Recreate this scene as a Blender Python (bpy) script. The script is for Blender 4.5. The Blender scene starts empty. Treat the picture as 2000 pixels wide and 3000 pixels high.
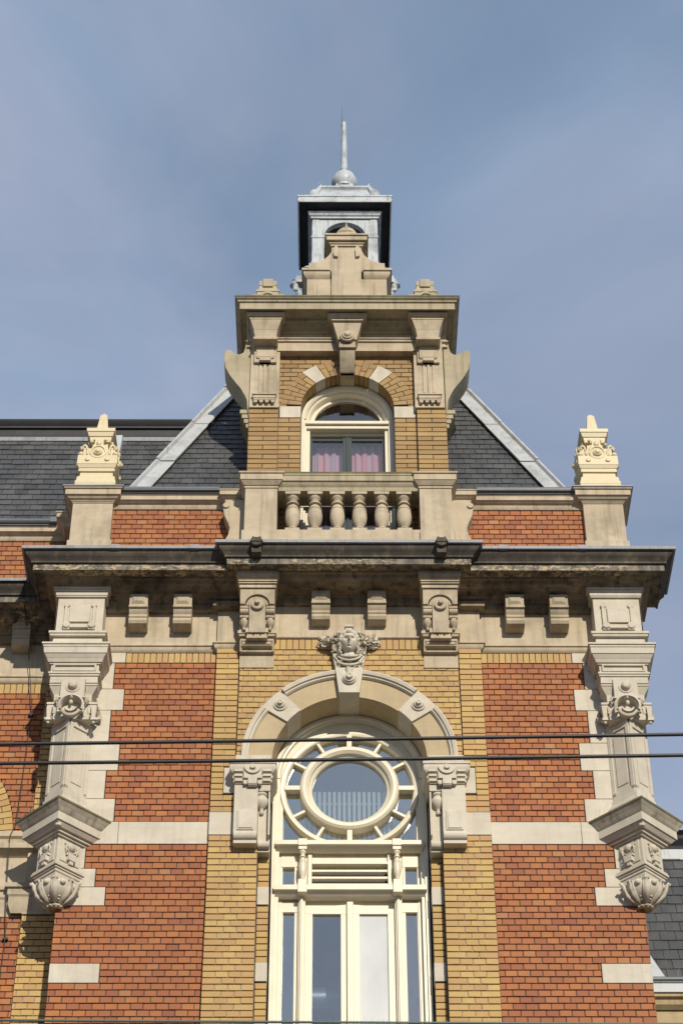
import bpy, bmesh, math, random
from mathutils import Vector, Matrix
rnd = random.Random(7)
R = math.radians
PI = math.pi
sc = bpy.context.scene
col = sc.collection

# ---------------------------------------------------------------- camera
cd = bpy.data.cameras.new('camera'); cam = bpy.data.objects.new('camera', cd); col.objects.link(cam)
sc.camera = cam
cd.sensor_fit = 'VERTICAL'; cd.sensor_height = 36.0; cd.lens = 36.0 * 6285.2 / 3000
cd.clip_start = 0.1; cd.clip_end = 6000
def cam_basis(pitch, yaw, roll):
    p, y, r = R(pitch), R(yaw), R(roll)
    f = Vector((math.sin(y)*math.cos(p), math.cos(y)*math.cos(p), math.sin(p)))
    rt = Vector((math.cos(y), -math.sin(y), 0)); up = rt.cross(f)
    return rt*math.cos(r)+up*math.sin(r), -rt*math.sin(r)+up*math.cos(r), f
r_, u_, f_ = cam_basis(41.185, .394, -.179)
cam.matrix_world = Matrix(((r_.x, u_.x, -f_.x, -.195), (r_.y, u_.y, -f_.y, -17.81), (r_.z, u_.z, -f_.z, 1.6), (0, 0, 0, 1)))
cd.dof.use_dof = True; cd.dof.focus_distance = 22.0; cd.dof.aperture_fstop = 4.5

# ---------------------------------------------------------------- light
SUN_EL, SUN_AZ = 26.0, 14.8      # azimuth measured from the facade normal towards the right
sd = Vector((math.sin(R(SUN_AZ))*math.cos(R(SUN_EL)), -math.cos(R(SUN_AZ))*math.cos(R(SUN_EL)), math.sin(R(SUN_EL))))
ld = bpy.data.lights.new('sun', 'SUN'); ld.energy = 4.15; ld.angle = R(.55); ld.color = (1, .91, .77)
sun = bpy.data.objects.new('sun', ld); col.objects.link(sun)
sun.rotation_euler = sd.to_track_quat('Z', 'Y').to_euler(); sun.location = sd*60
w = bpy.data.worlds.new('World'); sc.world = w; w.use_nodes = True
nt = w.node_tree; nt.nodes.clear()
N = nt.nodes.new; L = nt.links.new
sky = N('ShaderNodeTexSky'); sky.sky_type = 'NISHITA'; sky.sun_disc = False
sky.sun_elevation = R(SUN_EL); sky.sun_rotation = math.atan2(sd.x, sd.y)
sky.air_density = 1.0; sky.dust_density = 1.0; sky.ozone_density = 1.6
tc = N('ShaderNodeTexCoord'); mp = N('ShaderNodeMapping'); mp.inputs['Scale'].default_value = (2.0, 2.0, 2.9); mp.inputs['Rotation'].default_value = (.2, .35, 0)
no = N('ShaderNodeTexNoise'); no.inputs['Scale'].default_value = 1.7; no.inputs['Detail'].default_value = 5; no.inputs['Roughness'].default_value = .5; no.inputs['Distortion'].default_value = .6
rp = N('ShaderNodeValToRGB'); rp.color_ramp.elements[0].position = .36; rp.color_ramp.elements[1].position = .66
rp.color_ramp.elements[0].color = (.62, .62, .62, 1); rp.color_ramp.elements[1].color = (.92, .92, .92, 1)
mx = N('ShaderNodeMix'); mx.data_type = 'RGBA'
mx.inputs['B'].default_value = (4.4, 5.15, 6.5, 1)
bg = N('ShaderNodeBackground'); bg.inputs['Strength'].default_value = .091; wo = N('ShaderNodeOutputWorld')
n2 = N('ShaderNodeTexNoise'); n2.inputs['Scale'].default_value = 2.1; n2.inputs['Detail'].default_value = 7; n2.inputs['Roughness'].default_value = .55; n2.inputs['Distortion'].default_value = 1.0
m2 = N('ShaderNodeMix'); m2.data_type = 'RGBA'; m2.inputs['A'].default_value = (3.15, 4.35, 6.2, 1); m2.inputs['B'].default_value = (4.75, 5.3, 7.0, 1)
r2_ = N('ShaderNodeValToRGB'); r2_.color_ramp.elements[0].position = .34; r2_.color_ramp.elements[1].position = .68
cap_ = N('ShaderNodeMix'); cap_.data_type = 'RGBA'; cap_.blend_type = 'DARKEN'; cap_.inputs['Factor'].default_value = 1; cap_.inputs['B'].default_value = (5, 5.6, 7, 1)
L(mp.outputs[0], n2.inputs['Vector']); L(n2.outputs['Fac'], r2_.inputs[0]); L(r2_.outputs[0], m2.inputs['Factor']); L(m2.outputs['Result'], mx.inputs['B'])
L(sky.outputs[0], cap_.inputs['A'])
L(tc.outputs['Generated'], mp.inputs['Vector']); L(mp.outputs[0], no.inputs['Vector']); L(no.outputs['Fac'], rp.inputs[0])
L(rp.outputs[0], mx.inputs['Factor']); L(cap_.outputs['Result'], mx.inputs['A']); L(mx.outputs['Result'], bg.inputs['Color']); L(bg.outputs[0], wo.inputs[0])
sc.view_settings.view_transform = 'Standard'; sc.view_settings.look = 'None'
sc.view_settings.exposure = 0.0; sc.view_settings.gamma = 1
sc.cycles.max_bounces = 6; sc.cycles.transparent_max_bounces = 8

# ---------------------------------------------------------------- materials
def newmat(name):
    m = bpy.data.materials.new(name); m.use_nodes = True
    return m, m.node_tree, m.node_tree.nodes['Principled BSDF']
def pos(nt, scale=(1, 1, 1), rot=(0, 0, 0)):
    g = nt.nodes.new('ShaderNodeNewGeometry'); mp = nt.nodes.new('ShaderNodeMapping')
    mp.inputs['Scale'].default_value = scale; mp.inputs['Rotation'].default_value = rot
    nt.links.new(g.outputs['Position'], mp.inputs['Vector']); return mp.outputs[0]
def noise(nt, vec, scale, detail=4, rough=.55, dist=0):
    n = nt.nodes.new('ShaderNodeTexNoise'); n.inputs['Scale'].default_value = scale; n.inputs['Detail'].default_value = detail
    n.inputs['Roughness'].default_value = rough; n.inputs['Distortion'].default_value = dist
    nt.links.new(vec, n.inputs['Vector']); return n.outputs['Fac']
def ramp(nt, fac, stops):
    r = nt.nodes.new('ShaderNodeValToRGB'); cr = r.color_ramp
    while len(cr.elements) < len(stops): cr.elements.new(.5)
    for e, (p, c) in zip(cr.elements, stops):
        e.position = p; e.color = (c, c, c, 1) if not isinstance(c, tuple) else (*c, 1)
    nt.links.new(fac, r.inputs[0]); return r.outputs[0]
def mix(nt, fac, a, b, mode='MIX'):
    m = nt.nodes.new('ShaderNodeMix'); m.data_type = 'RGBA'; m.blend_type = mode
    for s, v in (('Factor', fac), ('A', a), ('B', b)):
        if isinstance(v, (int, float)): m.inputs[s].default_value = v
        elif isinstance(v, tuple): m.inputs[s].default_value = (*v, 1)
        else: nt.links.new(v, m.inputs[s])
    return m.outputs['Result']
def bump(nt, b, h, dist=.004, strength=.6):
    n = nt.nodes.new('ShaderNodeBump'); n.inputs['Distance'].default_value = dist; n.inputs['Strength'].default_value = strength
    nt.links.new(h, n.inputs['Height']); nt.links.new(n.outputs[0], b.inputs['Normal'])

def stone(name, base, alt, dirt=(.10, .085, .06), amount=.25, rough=.85, streak=.35, grain=.003):
    m, t, b = newmat(name)
    c = mix(t, ramp(t, noise(t, pos(t), 2.3, 6, .6, .4), [(.35, 0.), (.68, 1.)]), base, alt)
    c = mix(t, ramp(t, noise(t, pos(t, (1, 1, 3)), 2.4, 6, .65, 1.2), [(.45, 0.), (.66, .32)]), c, tuple(x*.80 for x in alt))
    st = ramp(t, noise(t, pos(t, (13, 13, .9)), 1.0, 5, .6), [(.50, 0.), (.72, streak)])
    c = mix(t, st, c, dirt)
    bl = ramp(t, noise(t, pos(t), 1.35, 8, .68), [(.52, 0.), (.70, amount)])
    c = mix(t, bl, c, dirt)
    c = mix(t, ramp(t, noise(t, pos(t), 160, 2, .5), [(.3, .0), (.7, .16)]), c, tuple(x*.6 for x in base))
    t.links.new(c, b.inputs['Base Color']); b.inputs['Roughness'].default_value = rough
    b.inputs['Specular IOR Level'].default_value = .25
    bump(t, b, noise(t, pos(t), 70, 6, .7), grain, .5)
    return m
M = {}
M['stone'] = stone('sandstone', (.57, .485, .355), (.44, .365, .255), amount=.42, streak=.42)
M['white'] = stone('pale_limestone', (.63, .58, .475), (.53, .475, .38), amount=.16, streak=.16)
M['tan'] = stone('ochre_sandstone', (.50, .40, .25), (.45, .36, .22), amount=.15, streak=.15)
M['grime_shade'] = stone('weathered_shaded_sandstone', (.35, .28, .185), (.19, .15, .10), dirt=(.035, .03, .025), amount=.95, streak=.9)  # weathering, with the colour darkened further for shade under the cornice
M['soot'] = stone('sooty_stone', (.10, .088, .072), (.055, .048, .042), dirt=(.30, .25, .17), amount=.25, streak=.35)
def peel():
    m, t, b = newmat('peeling_fascia_paint')
    c = mix(t, ramp(t, noise(t, pos(t, (10, 10, 2)), 1.0, 5, .6), [(.40, 0.), (.65, 1.)]), (.075, .068, .058), (.24, .21, .165))
    pat = ramp(t, noise(t, pos(t, (1, 1, 2.2)), 15, 7, .75), [(.52, 0.), (.545, 1.)])
    big = ramp(t, noise(t, pos(t, (1, 1, .3)), 1.4, 3, .5), [(.46, 0.), (.54, 1.)])
    gate = mix(t, 1.0, pat, big, 'MULTIPLY')
    c = mix(t, gate, c, (.46, .37, .22))
    t.links.new(c, b.inputs['Base Color']); b.inputs['Roughness'].default_value = .85
    bump(t, b, noise(t, pos(t), 70, 6, .7), .003, .5); return m
M['peel'] = peel()
M['gablestone'] = stone('mossy_sandstone', (0.468, 0.405, 0.288), (0.378, 0.324, 0.216), dirt=(0.090, 0.086, 0.050), amount=.4, streak=.5)

M['capdirt'] = stone('streaked_limestone', (.50, .45, .36), (.34, .30, .23), dirt=(.10, .09, .07), amount=.6, streak=.85)
M['moss'] = stone('mossy_stone_edge', (.20, .185, .10), (.12, .11, .06), dirt=(.05, .05, .03), amount=.8, streak=.6)
def brickmat(name, stops, spot, rough=.7):
    m, t, b = newmat(name)
    g = t.nodes.new('ShaderNodeNewGeometry')
    c = ramp(t, g.outputs['Random Per Island'], stops)
    c = mix(t, ramp(t, noise(t, pos(t), 9, 5, .6), [(.4, 0.), (.75, .45)]), c, spot)
    c = mix(t, ramp(t, noise(t, pos(t, (1, 1, .6)), .9, 6, .6), [(.42, 0.), (.68, .6)]), c, tuple(x*.85 for x in spot))
    c = mix(t, ramp(t, noise(t, pos(t), 240, 2, .5), [(.35, .0), (.7, .2)]), c, tuple(x*.45 for x in spot))
    t.links.new(c, b.inputs['Base Color']); b.inputs['Roughness'].default_value = rough
    bump(t, b, noise(t, pos(t), 130, 4, .7), .0025, .55)
    return m
M['red'] = brickmat('red_brick', [(0., (0.354, 0.116, 0.033)), (.2, (0.431, 0.155, 0.039)), (.38, (0.296, 0.088, 0.032)), (.55, (0.402, 0.134, 0.035)), (.7, (0.459, 0.178, 0.045)), (.82, (0.258, 0.070, 0.030)), (.92, (0.382, 0.126, 0.036)), (.95, (0.421, 0.206, 0.076)), (1., (0.373, 0.134, 0.039))], (0.287, 0.095, 0.030))
M['yellow'] = brickmat('yellow_brick', [(0., (0.497, 0.322, 0.108)), (.2, (0.552, 0.379, 0.122)), (.4, (0.478, 0.278, 0.118)), (.55, (0.524, 0.360, 0.118)), (.72, (0.552, 0.394, 0.142)), (.85, (0.432, 0.259, 0.098)), (1., (0.515, 0.317, 0.118))], (0.405, 0.254, 0.093))
M['amber'] = brickmat('amber_brick', [(0., (0.351, 0.219, 0.078)), (.25, (0.423, 0.270, 0.092)), (.5, (0.306, 0.181, 0.066)), (.72, (0.450, 0.298, 0.110)), (.88, (0.270, 0.158, 0.060)), (1., (0.396, 0.251, 0.092))], (0.270, 0.167, 0.069))
m, t, b = newmat('dark_shaded_mortar')  # dark mortar, its colour deepened for the shade in horizontal joints
t.links.new(mix(t, noise(t, pos(t), 14, 4), (.055, .05, .052), (.15, .135, .125)), b.inputs['Base Color']); b.inputs['Roughness'].default_value = .95; M['mortar'] = m
m, t, b = newmat('pale_mortar')
t.links.new(mix(t, noise(t, pos(t), 14, 4), (.24, .195, .15), (.38, .31, .24)), b.inputs['Base Color']); b.inputs['Roughness'].default_value = .95; M['pmortar'] = m
m, t, b = newmat('grey_mortar')
t.links.new(mix(t, noise(t, pos(t), 14, 4), (.050, .044, .046), (.11, .098, .092)), b.inputs['Base Color']); b.inputs['Roughness'].default_value = .95; M['rmortar'] = m

def paint(name, a, rough=.35, dirty=.25, d=None):
    m, t, b = newmat(name)
    d = d or tuple(x*.55 for x in a)
    c = mix(t, ramp(t, noise(t, pos(t), 4, 7, .65), [(.48, 0.), (.75, dirty)]), a, d)
    c = mix(t, ramp(t, noise(t, pos(t, (30, 30, 2)), 1, 4, .6), [(.55, 0.), (.75, dirty)]), c, d)
    t.links.new(c, b.inputs['Base Color']); b.inputs['Roughness'].default_value = rough
    bump(t, b, noise(t, pos(t), 40, 4, .6), .0015, .4)
    return m
M['cream'] = paint('cream_paint', (.70, .64, .49), .35, .32, (.48, .41, .28))
M['creamdull'] = paint('cream_stone_paint', (.64, .55, .35), .5, .3, (.45, .37, .22))
M['sash'] = paint('dark_green_sash_paint', (.045, .06, .058), .25)
M['zinc'] = paint('weathered_zinc', (.46, .49, .50), .55, .75, (.27, .28, .28))
M['lead'] = paint('grey_lead', (.44, .46, .465), .6, .95, (.24, .25, .24))
M['zincdark'] = paint('dark_gutter_metal', (.11, .125, .135), .4, .5, (.2, .21, .21))
M['coping'] = paint('grey_lead_coping', (.27, .28, .30), .6, .8, (.13, .13, .13))
M['black'] = paint('near_black', (.018, .018, .020), .6, .5, (.05, .05, .05))
M['whitezinc'] = paint('pale_painted_zinc', (.46, .50, .52), .5, .95, (.15, .155, .15))
M['wire'] = paint('black_cable_sheath', (.018, .019, .02), .5, .2)
M['greenwire'] = paint('green_grey_wire', (.09, .12, .10), .5, .2)
M['steel'] = paint('thin_spike_steel', (.42, .41, .38), .4, .2)
def slatemat():
    m, t, b = newmat('roof_slate'); g = t.nodes.new('ShaderNodeNewGeometry')
    c = ramp(t, g.outputs['Random Per Island'], [(0., (.052, .054, .057)), (.35, (.068, .070, .071)), (.6, (.058, .061, .066)), (.8, (.088, .089, .088)), (.95, (.048, .047, .046))])
    c = mix(t, ramp(t, noise(t, pos(t, (3, 3, .6)), 1.6, 6, .65), [(.45, 0.), (.75, .55)]), c, (.13, .127, .118))
    c = mix(t, ramp(t, noise(t, pos(t), 30, 4, .6), [(.5, 0.), (.8, .5)]), c, (.035, .035, .035))
    t.links.new(c, b.inputs['Base Color']); b.inputs['Roughness'].default_value = .5
    bump(t, b, noise(t, pos(t), 60, 4, .6), .004, .5); return m
M['slate'] = slatemat()
def plain(name, c, rough=.8, **k):
    m, t, b = newmat(name); b.inputs['Base Color'].default_value = (*c, 1); b.inputs['Roughness'].default_value = rough
    for a, v in k.items(): b.inputs[a].default_value = v
    return m
M['room'] = plain('dark_room_plaster', (.22, .22, .215))
M['radiator'] = plain('white_radiator_enamel', (.9, .9, .86), .4)
M['duct'] = plain('galvanised_duct', (.6, .6, .58), .35, Metallic=.7)
def cloth():
    m, t, b = newmat('pink_curtain_cloth')
    c = mix(t, ramp(t, noise(t, pos(t, (9, 1, .3)), 1.2, 2), [(.42, 0.), (.6, 1.)]), (.58, .29, .32), (.46, .36, .42))
    t.links.new(c, b.inputs['Base Color']); b.inputs['Roughness'].default_value = .9; return m
M['cloth'] = cloth()
M['whitecloth'] = plain('white_net_curtain', (.75, .75, .72), .9)
def glassmat(name, refl, tint):
    m = bpy.data.materials.new(name); m.use_nodes = True; t = m.node_tree; t.nodes.clear()
    o = t.nodes.new('ShaderNodeOutputMaterial'); mx = t.nodes.new('ShaderNodeMixShader'); tr = t.nodes.new('ShaderNodeBsdfTransparent')
    gl = t.nodes.new('ShaderNodeBsdfGlossy'); tr.inputs[0].default_value = (*tint, 1); gl.inputs['Roughness'].default_value = .02
    gl.inputs['Color'].default_value = (1, .97, .91, 1)
    fr = t.nodes.new('ShaderNodeLayerWeight'); fr.inputs['Blend'].default_value = .25
    mr = t.nodes.new('ShaderNodeMapRange'); mr.inputs['To Min'].default_value = refl; mr.inputs['To Max'].default_value = .95
    t.links.new(fr.outputs['Fresnel'], mr.inputs['Value']); t.links.new(mr.outputs[0], mx.inputs[0])
    n = noise(t, pos(t), 3.0, 2); bp = t.nodes.new('ShaderNodeBump'); bp.inputs['Distance'].default_value = .01; bp.inputs['Strength'].default_value = .25
    t.links.new(n, bp.inputs['Height']); t.links.new(bp.outputs[0], gl.inputs['Normal'])
    t.links.new(tr.outputs[0], mx.inputs[1]); t.links.new(gl.outputs[0], mx.inputs[2]); t.links.new(mx.outputs[0], o.inputs[0]); return m
M['glass'] = glassmat('window_glass', .38, (.85, .9, .92))
M['dirtyglass'] = glassmat('dusty_window_glass', .45, (.5, .52, .55))
M['dimreflglass'] = glassmat('dim_reflection_glass', .28, (.8, .85, .9))  # dimmer copy of the glass, imitating a darker reflection in the left leaf
def frosted():
    m, t, b = newmat('dusty_white_glass')
    t.links.new(mix(t, ramp(t, noise(t, pos(t, (1, 1, .5)), 1.6, 5, .55), [(.3, 0.), (.75, 1.)]), (.46, .48, .485), (.66, .675, .67)), b.inputs['Base Color']); b.inputs['Roughness'].default_value = .12; return m
M['frosted'] = frosted(); M['gableglass'] = glassmat('gable_window_glass', .10, (.95, .95, .97))
M['ground'] = stone('street_paving', (.085, .08, .075), (.06, .057, .055), amount=.3)
M['plaster'] = stone('ochre_plaster', (.48, .38, .22), (.40, .31, .18), amount=.3)

# ---------------------------------------------------------------- mesh builder
class MB:
    def __init__(s): s.v = []; s.f = []; s.mi = []; s.cur = 0; s.M = None
    def add(s, vs, fs):
        o = len(s.v)
        if s.M is not None: vs = [tuple(s.M @ Vector(p)) for p in vs]
        s.v += vs
        for f in fs: s.f.append([i+o for i in f]); s.mi.append(s.cur)
        return s
    def box(s, x0, x1, y0, y1, z0, z1, nof=()):
        if x0 > x1: x0, x1 = x1, x0
        vs = [(x0, y0, z0), (x1, y0, z0), (x1, y1, z0), (x0, y1, z0), (x0, y0, z1), (x1, y0, z1), (x1, y1, z1), (x0, y1, z1)]
        fs = {'b': [3, 2, 1, 0], 't': [4, 5, 6, 7], 'f': [0, 1, 5, 4], 'r': [1, 2, 6, 5], 'k': [2, 3, 7, 6], 'l': [3, 0, 4, 7]}
        return s.add(vs, [f for k, f in fs.items() if k not in nof])
    def frus(s, cx, cy, z0, hx0, hy0, z1, hx1, hy1):
        vs = [(cx-hx0, cy-hy0, z0), (cx+hx0, cy-hy0, z0), (cx+hx0, cy+hy0, z0), (cx-hx0, cy+hy0, z0),
              (cx-hx1, cy-hy1, z1), (cx+hx1, cy-hy1, z1), (cx+hx1, cy+hy1, z1), (cx-hx1, cy+hy1, z1)]
        return s.add(vs, [[3, 2, 1, 0], [4, 5, 6, 7], [0, 1, 5, 4], [1, 2, 6, 5], [2, 3, 7, 6], [3, 0, 4, 7]])
    def prism(s, poly, a0, a1, ax='y'):
        n = len(poly)
        P = (lambda p, a: (p[0], a, p[1])) if ax == 'y' else (lambda p, a: (a, p[0], p[1]))
        vs = [P(p, a0) for p in poly]+[P(p, a1) for p in poly]
        fs = [list(range(n)), list(range(2*n-1, n-1, -1))]+[[i, (i+1) % n+0, (i+1) % n+n, i+n] for i in range(n)]
        return s.add(vs, fs)
    def sweep(s, path, prof, closed=False):
        # path: plan points, outward is to the right of travel; prof: closed (p, z) polygon
        n = len(path); k = len(prof); nd = []
        for i in range(n):
            if closed or 0 < i < n-1:
                a = Vector(path[i])-Vector(path[i-1]); b = Vector(path[(i+1) % n])-Vector(path[i])
            elif i == 0: a = b = Vector(path[1])-Vector(path[0])
            else: a = b = Vector(path[-1])-Vector(path[-2])
            a.normalize(); b.normalize()
            na = Vector((a.y, -a.x)); nb = Vector((b.y, -b.x)); mth = na+nb
            mth /= (1+na.dot(nb)) if (1+na.dot(nb)) > .05 else 1
            nd.append(mth)
        vs = [(path[i][0]+nd[i].x*p, path[i][1]+nd[i].y*p, z) for i in range(n) for (p, z) in prof]
        fs = []
        for i in range(n if closed else n-1):
            j = (i+1) % n
            for a in range(k):
                b = (a+1) % k; fs.append([i*k+a, j*k+a, j*k+b, i*k+b])
        if not closed: fs += [list(range(k)), list(range((n-1)*k, n*k))[::-1]]
        return s.add(vs, fs)
    def sq(s, cx, cy, h, prof, rot=0):   # closed square sweep, prof p measured from half-width h
        c = [(-h, -h), (h, -h), (h, h), (-h, h)]
        if rot:
            q = h*math.sqrt(2); c = [(0, -q), (q, 0), (0, q), (-q, 0)]
        return s.sweep([(cx+a, cy+b) for a, b in c], prof, True)
    def lathe(s, c, prof, n=20, ax='z', a0=0, a1=2*PI):
        full = abs(a1-a0-2*PI) < 1e-6; m = n if full else n+1; k = len(prof); vs = []
        for i in range(m):
            a = a0+(a1-a0)*i/n; ca, sa = math.cos(a), math.sin(a)
            for r, h in prof:
                if ax == 'z': vs.append((c[0]+r*ca, c[1]+r*sa, c[2]+h))
                elif ax == 'y': vs.append((c[0]+r*ca, c[1]+h, c[2]+r*sa))
                else: vs.append((c[0]+h, c[1]+r*ca, c[2]+r*sa))
        fs = []
        for i in range(n):
            j = (i+1) % m
            for a in range(k-1): fs.append([i*k+a, j*k+a, j*k+a+1, i*k+a+1])
        if full:
            fs += [[i*k for i in range(m)][::-1], [i*k+k-1 for i in range(m)]]
        return s.add(vs, fs)
    def arc(s, cx, cz, prof, a0, a1, n=24, closed=False):   # prof: closed (r, y) polygon swept about the y axis
        k = len(prof); m = n if closed else n+1
        vs = [(cx+r*math.cos(R(a0+(a1-a0)*i/n)), y, cz+r*math.sin(R(a0+(a1-a0)*i/n))) for i in range(m) for (r, y) in prof]
        fs = []
        for i in range(n):
            j = (i+1) % m
            for a in range(k):
                b = (a+1) % k; fs.append([i*k+a, j*k+a, j*k+b, i*k+b])
        if not closed: fs += [list(range(k)), list(range(n*k, n*k+k))[::-1]]
        return s.add(vs, fs)
    def ring(s, cx, cz, r0, r1, y0, y1, a0, a1, n=24, closed=False):
        return s.arc(cx, cz, [(r0, y0), (r1, y0), (r1, y1), (r0, y1)], a0, a1, n, closed)
    def ball(s, c, r, n=14):
        if not isinstance(r, tuple): r = (r, r, r)
        vs = []; h = n//2
        for i in range(1, h):
            t = PI*i/h
            for j in range(n):
                a = 2*PI*j/n; vs.append((c[0]+r[0]*math.sin(t)*math.cos(a), c[1]+r[1]*math.sin(t)*math.sin(a), c[2]+r[2]*math.cos(t)))
        fs = [[i*n+j, i*n+(j+1) % n, (i+1)*n+(j+1) % n, (i+1)*n+j] for i in range(h-2) for j in range(n)]
        vs += [(c[0], c[1], c[2]+r[2]), (c[0], c[1], c[2]-r[2])]; T = len(vs)-2
        fs += [[T, (j+1) % n, j] for j in range(n)]+[[T+1, (h-2)*n+j, (h-2)*n+(j+1) % n] for j in range(n)]
        return s.add(vs, fs)
    def disc(s, x, y, z, r, d, n=20):    # stud facing the street
        return s.lathe((x, y, z), [(r, 0), (r, -d*.7), (r*.9, -d)], n, 'y')
    def tube(s, pts, r, n=8):
        pts = [Vector(p) for p in pts]; vs = []; m = len(pts)
        if not isinstance(r, (list, tuple)): r = [r]*m
        for i, p in enumerate(pts):
            d = (pts[min(i+1, m-1)]-pts[max(i-1, 0)]).normalized()
            a = d.cross(Vector((0, 0, 1)) if abs(d.z) < .9 else Vector((0, 1, 0))).normalized(); b = d.cross(a)
            for j in range(n):
                t = 2*PI*j/n; q = p+a*math.cos(t)*r[i]+b*math.sin(t)*r[i]; vs.append(tuple(q))
        fs = [[i*n+j, i*n+(j+1) % n, (i+1)*n+(j+1) % n, (i+1)*n+j] for i in range(m-1) for j in range(n)]
        fs += [list(range(n))[::-1], [(m-1)*n+j for j in range(n)]]
        return s.add(vs, fs)
    def build(s, name, mats, parent=None, bevel=0, smooth=35, label=None, remesh=0, kind=None, seg=2):
        me = bpy.data.meshes.new(name); me.from_pydata(s.v, [], s.f)
        if isinstance(mats, str): mats = [mats]
        for q in mats: me.materials.append(M[q])
        me.polygons.foreach_set('material_index', s.mi)
        bm = bmesh.new(); bm.from_mesh(me); bmesh.ops.recalc_face_normals(bm, faces=bm.faces); bm.to_mesh(me); bm.free()
        if smooth:
            me.polygons.foreach_set('use_smooth', [True]*len(me.polygons)); me.set_sharp_from_angle(angle=R(smooth))
        me.update()
        o = bpy.data.objects.new(name, me); col.objects.link(o)
        if parent:
            o.parent = parent; rt = parent
            off = Vector((0, 0, 0))
            while rt: off += rt.location; rt = rt.parent
            o.location = -off
        if remesh:
            rm = o.modifiers.new('remesh', 'REMESH'); rm.mode = 'VOXEL'; rm.voxel_size = remesh; rm.use_smooth_shade = True
            sm = o.modifiers.new('smooth', 'SMOOTH'); sm.factor = .5; sm.iterations = 2
        if bevel:
            bv = o.modifiers.new('bevel', 'BEVEL'); bv.width = bevel; bv.segments = seg; bv.limit_method = 'ANGLE'; bv.angle_limit = R(40); bv.use_clamp_overlap = True
        if label: o['label'] = label
        if kind: o['kind'] = kind
        return o
def split(mb, name, mats, parent, **k):
    p = list(range(len(mb.v)))
    def fd(a):
        while p[a] != a: p[a] = p[p[a]]; a = p[a]
        return a
    for f in mb.f:
        for i in f[1:]: p[fd(i)] = fd(f[0])
    gr = {}
    for f, mi in zip(mb.f, mb.mi): gr.setdefault(fd(f[0]), []).append((f, mi))
    out = []
    for fl in gr.values():
        ids = sorted({i for f, _ in fl for i in f}); mp_ = {a: b for b, a in enumerate(ids)}
        q = MB(); q.v = [mb.v[i] for i in ids]; q.f = [[mp_[i] for i in f] for f, _ in fl]; q.mi = [m_ for _, m_ in fl]
        out.append(q.build(name, mats, parent, **k))
    return out
def empty(name, loc, label, cat, group=None):
    o = bpy.data.objects.new(name, None); col.objects.link(o); o.location = loc; o.empty_display_size = .3
    o['label'] = label; o['category'] = cat
    if group: o['group'] = group
    return o
def tag(o, label, cat, group=None):
    o['label'] = label; o['category'] = cat
    if group: o['group'] = group
    return o
def copy(o, dx=0, dy=0, dz=0, flip=False, label=None):
    c = o.copy(); col.objects.link(c); c.location = o.location+Vector((dx, dy, dz))
    if label: c['label'] = label
    for ch in [q for q in bpy.data.objects if q.parent == o]:
        k = ch.copy(); col.objects.link(k); k.parent = c
    return c

def bricks(mb, spans, ztop, zbot, n, y, Lb=.117, j=.0105, depth=.018, phase=0, mort=True, back=.1, lo=.02, fit=False):
    """rows of single bricks from ztop down; spans(zc) gives the (x0, x1) runs of a row"""
    pitch = (ztop-zbot)/n
    for i in range(n):
        z1 = ztop-i*pitch; z0 = z1-pitch; zc = (z0+z1)/2
        for (xa, xb) in spans(zc):
            if xb-xa < .02: continue
            if mort:
                mb.cur = 1; mb.box(xa, xb, y+depth+.003, y+back, z0, z1, nof=('k',))
            mb.cur = 0; jp = []
            off = (i % 2)*Lb/2+phase+rnd.uniform(-.006, .006)
            if fit:
                Lq = (xb-xa)/max(1, round((xb-xa)/Lb)); off = xa+(i % 2)*Lq/2
            else: Lq = Lb
            k = math.floor((xa-off)/Lq+1e-6)
            edges = []
            while off+k*Lq < xb-1e-4:
                a = max(xa, off+k*Lq+rnd.uniform(-.0015, .0015)); b = min(xb, off+(k+1)*Lq); k += 1
                if b-a > .008: edges.append([a, b])
            if len(edges) > 1 and edges[0][1]-edges[0][0] < lo: edges[1][0] = edges[0][0]; edges.pop(0)
            if len(edges) > 1 and edges[-1][1]-edges[-1][0] < lo: edges[-2][1] = edges[-1][1]; edges.pop()
            for a, b in edges:
                g = j/2; yy = y+rnd.uniform(-.0016, .0016); dz = rnd.uniform(-.0012, .0012)
                A, B_, Z0, Z1 = a+g*.85, b-g*.85, z0+g*1.0+dz, z1-g*1.0+dz; c = .002; t = rnd.uniform(-.0012, .0012)
                vs = [(A+c, yy+t, Z0+c), (B_-c, yy-t, Z0+c), (B_-c, yy-t, Z1-c), (A+c, yy+t, Z1-c),
                      (A, yy+c, Z0), (B_, yy+c, Z0), (B_, yy+c, Z1), (A, yy+c, Z1),
                      (A, y+depth+.004, Z0), (B_, y+depth+.004, Z0), (B_, y+depth+.004, Z1), (A, y+depth+.004, Z1)]
                fs = [[0, 1, 2, 3]]+[[4+q, 4+(q+1) % 4, (q+1) % 4, q] for q in range(4)]+[[8+q, 8+(q+1) % 4, 4+(q+1) % 4, 4+q] for q in range(4)]
                mb.add(vs, fs); jp.append((A, B_, Z0, Z1))
            mb.cur = 2
            for u, v in zip(jp[:-1], jp[1:]): mb.box(u[1]-.001, v[0]+.001, y+.0070, y+depth+.004, u[2]-.002, u[3]+.0005, nof=('k',))
            mb.cur = 0
def soldiers(mb, xa, xb, z0, z1, y, Lb=.0645, j=.009, depth=.012):
    mb.cur = 1; mb.box(xa, xb, y+depth, y+.1, z0, z1, nof=('k',)); mb.cur = 0
    n = max(1, round((xb-xa)/Lb)); q = (xb-xa)/n
    for i in range(n):
        yy = y+rnd.uniform(-.0015, .0015)
        mb.box(xa+i*q+j/2, xa+(i+1)*q-j/2, yy, y+depth+.004, z0+j/2, z1-j/2, nof=('k',))
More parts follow.
